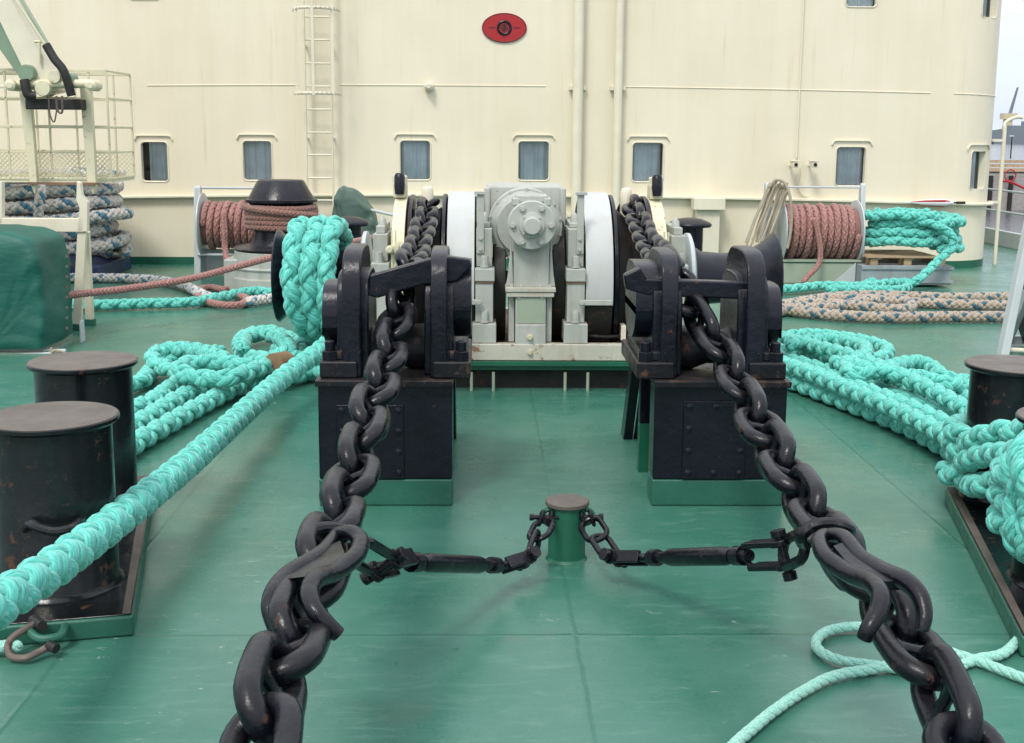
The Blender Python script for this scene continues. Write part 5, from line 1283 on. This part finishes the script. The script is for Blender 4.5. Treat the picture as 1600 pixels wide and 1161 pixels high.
# ================================================================== BEYOND THE SHIP (right strip)
# bulwark rail aft of the deckhouse corner
bw = thing('ship_railing', 'pale grey ship railing along the deck edge beyond the deckhouse corner', 'railing', (9.4, 22, 0))
MB().bx(9.45, 9.55, 10.5, 44, .0, .28).build('kerb', 'lightgrey', bw, bev=.01)
for z in (.62, 1.0): MB().cyl((9.5, 12, z), (9.5, 44, z), .02, n=8).build('rail', 'lightgrey', bw)
for y_ in range(13, 44, 4): MB().cyl((9.5, y_, .28), (9.5, y_, 1.0), .02, n=8).build('stanchion', 'lightgrey', bw)
# quay with timber fence
qy = thing('quay', 'stone quay across the water with a timber fender wall', 'quay', (60, 130, -6))
MB().bx(30, 140, 132, 150, -6.5, -1.9).build('wall', 'concrete', qy)
for k in range(3): MB().bx(30, 140, 131.4, 131.95, -1.85-k*-.45, -1.85+k*.45+.3).build('beam', 'wood', qy)
MB().bx(30, 140, 130.9, 131.9, -6.3, -2.1).build('fender_face', 'concrete', qy)
for k in range(22):
    x_ = 50+k*2.2; MB().bx(x_, x_+.4, 130.6, 130.9, -6.4, -2.3).build('pile', 'dark', qy)
lp_ = P(1581, 235, y=131); sp = thing('lamp_post', 'thin dark lamp post standing on the quay', 'lamp post', (lp_.x, 131, -.4))
MB().cyl((lp_.x, 131.2, -.5), (lp_.x, 131.2, 1.9), .07, n=8).build('pole', 'dark', sp); MB().bx(lp_.x-.25, lp_.x+.15, 131.1, 131.3, 1.85, 2.0).build('lamp_head', 'lightgrey', sp)
lb = P(1578, 274, y=130.4); lf = MB(); lf.tube([(lb.x+.6*math.cos(2*PI*k/20), 130.3, lb.z+.6*math.sin(2*PI*k/20)) for k in range(20)], .07, 8, closed=True)
tag(lf.build('lifebuoy', 'red'), 'red lifebuoy ring on the quay fence', 'lifebuoy')
hr = MB().tube(spline([P(1562, 282, y=60), P(1580, 285, y=60), P(1600, 294, y=60), P(1630, 306, y=60)], 6), .06, 6)
tag(hr.build('red_line', 'red'), 'thin red line strung between the quay and the ship', 'line')
# far naval ship, crane and trees
ys = 1150.
sh0 = P(1590, 224, y=ys)
ns = thing('naval_ship', 'distant grey ship moored across the harbour', 'ship', (sh0.x+40, ys, -6))
MB().prism([(sh0.x-22, ys, -6), (sh0.x+130, ys, -6), (sh0.x+135, ys, 7), (sh0.x-30, ys, 6.5)], (0, 18, 0)).build('hull', 'warship', ns)
MB().bx(sh0.x-5, sh0.x+60, ys+3, ys+15, 6.5, 11).bx(sh0.x+8, sh0.x+30, ys+4, ys+14, 11, 15).build('superstructure', 'warship', ns)
MB().cyl((sh0.x+14, ys+9, 15), (sh0.x+14, ys+9, 24), .5, n=8).build('mast', 'warship', ns)
cr0 = P(1576, 205, y=1250)
fc = thing('harbour_crane', 'distant pale yellow harbour crane with a raised jib', 'crane', (cr0.x, 1250, -3))
MB().prism([(cr0.x-5, 1250, -3), (cr0.x+5, 1250, -3), (cr0.x+3, 1250, 18), (cr0.x-3, 1250, 18)], (0, 8, 0)).build('tower', 'crane_yellow', fc)
MB().bx(cr0.x-7, cr0.x+7, 1248, 1258, 18, 24).build('cab', 'crane_yellow', fc)
MB().prism([(cr0.x-1, 1250, 24), (cr0.x+2, 1250, 24), (cr0.x+7, 1250, 50), (cr0.x+5.6, 1250, 50)], (0, 2, 0)).build('jib', 'warship', fc)
mb = MB(); nn_ = 90
sx0 = P(1560, 210, y=1500).x
top_ = []
for i in range(nn_+1):
    x_ = sx0-80+i*6; h_ = 9+7*noise.noise(Vector((x_*.03, 0, 0)))+4*noise.noise(Vector((x_*.1, 3, 0))); top_.append((x_, h_))
for i in range(nn_): 
    (a0, h0), (a1, h1) = top_[i], top_[i+1]
    mb.add([(a0, 1500, -6), (a1, 1500, -6), (a1, 1515, h1), (a0, 1515, h0), (a1, 1560, h1-3), (a0, 1560, h0-3)], [(0, 1, 2, 3), (3, 2, 4, 5)])
o = mb.build('far_shore', 'foliage'); o['kind'] = 'structure'

# ================================================================== LIGHT
w = bpy.data.worlds.new('World'); SC.world = w; w.use_nodes = True; nt = w.node_tree
bg = nt.nodes['Background']; sky = nt.nodes.new('ShaderNodeTexSky'); sky.sky_type = 'NISHITA'; sky.sun_disc = False
SE, SA = R_(52), R_(205)
sky.sun_elevation = SE; sky.sun_rotation = SA; sky.altitude = 0; sky.dust_density = 3
tcn = nt.nodes.new('ShaderNodeTexCoord')
nfac = nz(nt, mapping(nt, tcn.outputs['Generated'], (1, 1, 2.6)), 2.4, 6, .6)
cl = ramp(nt, nfac, [(.3, (6.6, 7.2, 8.2, 1)), (.65, (9.6, 9.7, 9.9, 1))])
sz = nt.nodes.new('ShaderNodeSeparateXYZ'); L(nt, tcn.outputs['Generated'], sz.inputs[0])
gr_ = ramp(nt, sz.outputs['Z'], [(0., (.53, .565, .61, 1)), (.35, g(.78)), (1., g(1.3 if 0 else 1.))])
mul = N(nt, 'ShaderNodeVectorMath', operation='MULTIPLY'); L(nt, cl, mul.inputs[0]); L(nt, gr_, mul.inputs[1])
sca = N(nt, 'ShaderNodeVectorMath', operation='SCALE'); L(nt, mul.outputs[0], sca.inputs[0]); sca.inputs['Scale'].default_value = 1.3
L(nt, mixc(nt, .82, sky.outputs[0], sca.outputs[0]), bg.inputs[0]); bg.inputs[1].default_value = .10
sl_ = bpy.data.lights.new('sun', 'SUN'); sl_.energy = 1.25; sl_.angle = R_(14); sl_.color = (1, .96, .9)
so = bpy.data.objects.new('sun', sl_); COL.objects.link(so)
dirv = Vector((math.sin(SA)*math.cos(SE), math.cos(SA)*math.cos(SE), math.sin(SE)))
so.rotation_euler = dirv.to_track_quat('Z', 'Y').to_euler(); so.location = (0, 0, 30)
vs = SC.view_settings; vs.view_transform = 'Standard'; vs.look = 'None'; vs.exposure = 0.72; vs.gamma = 1
SC.cycles.max_bounces = 6; SC.cycles.diffuse_bounces = 3; SC.cycles.glossy_bounces = 3
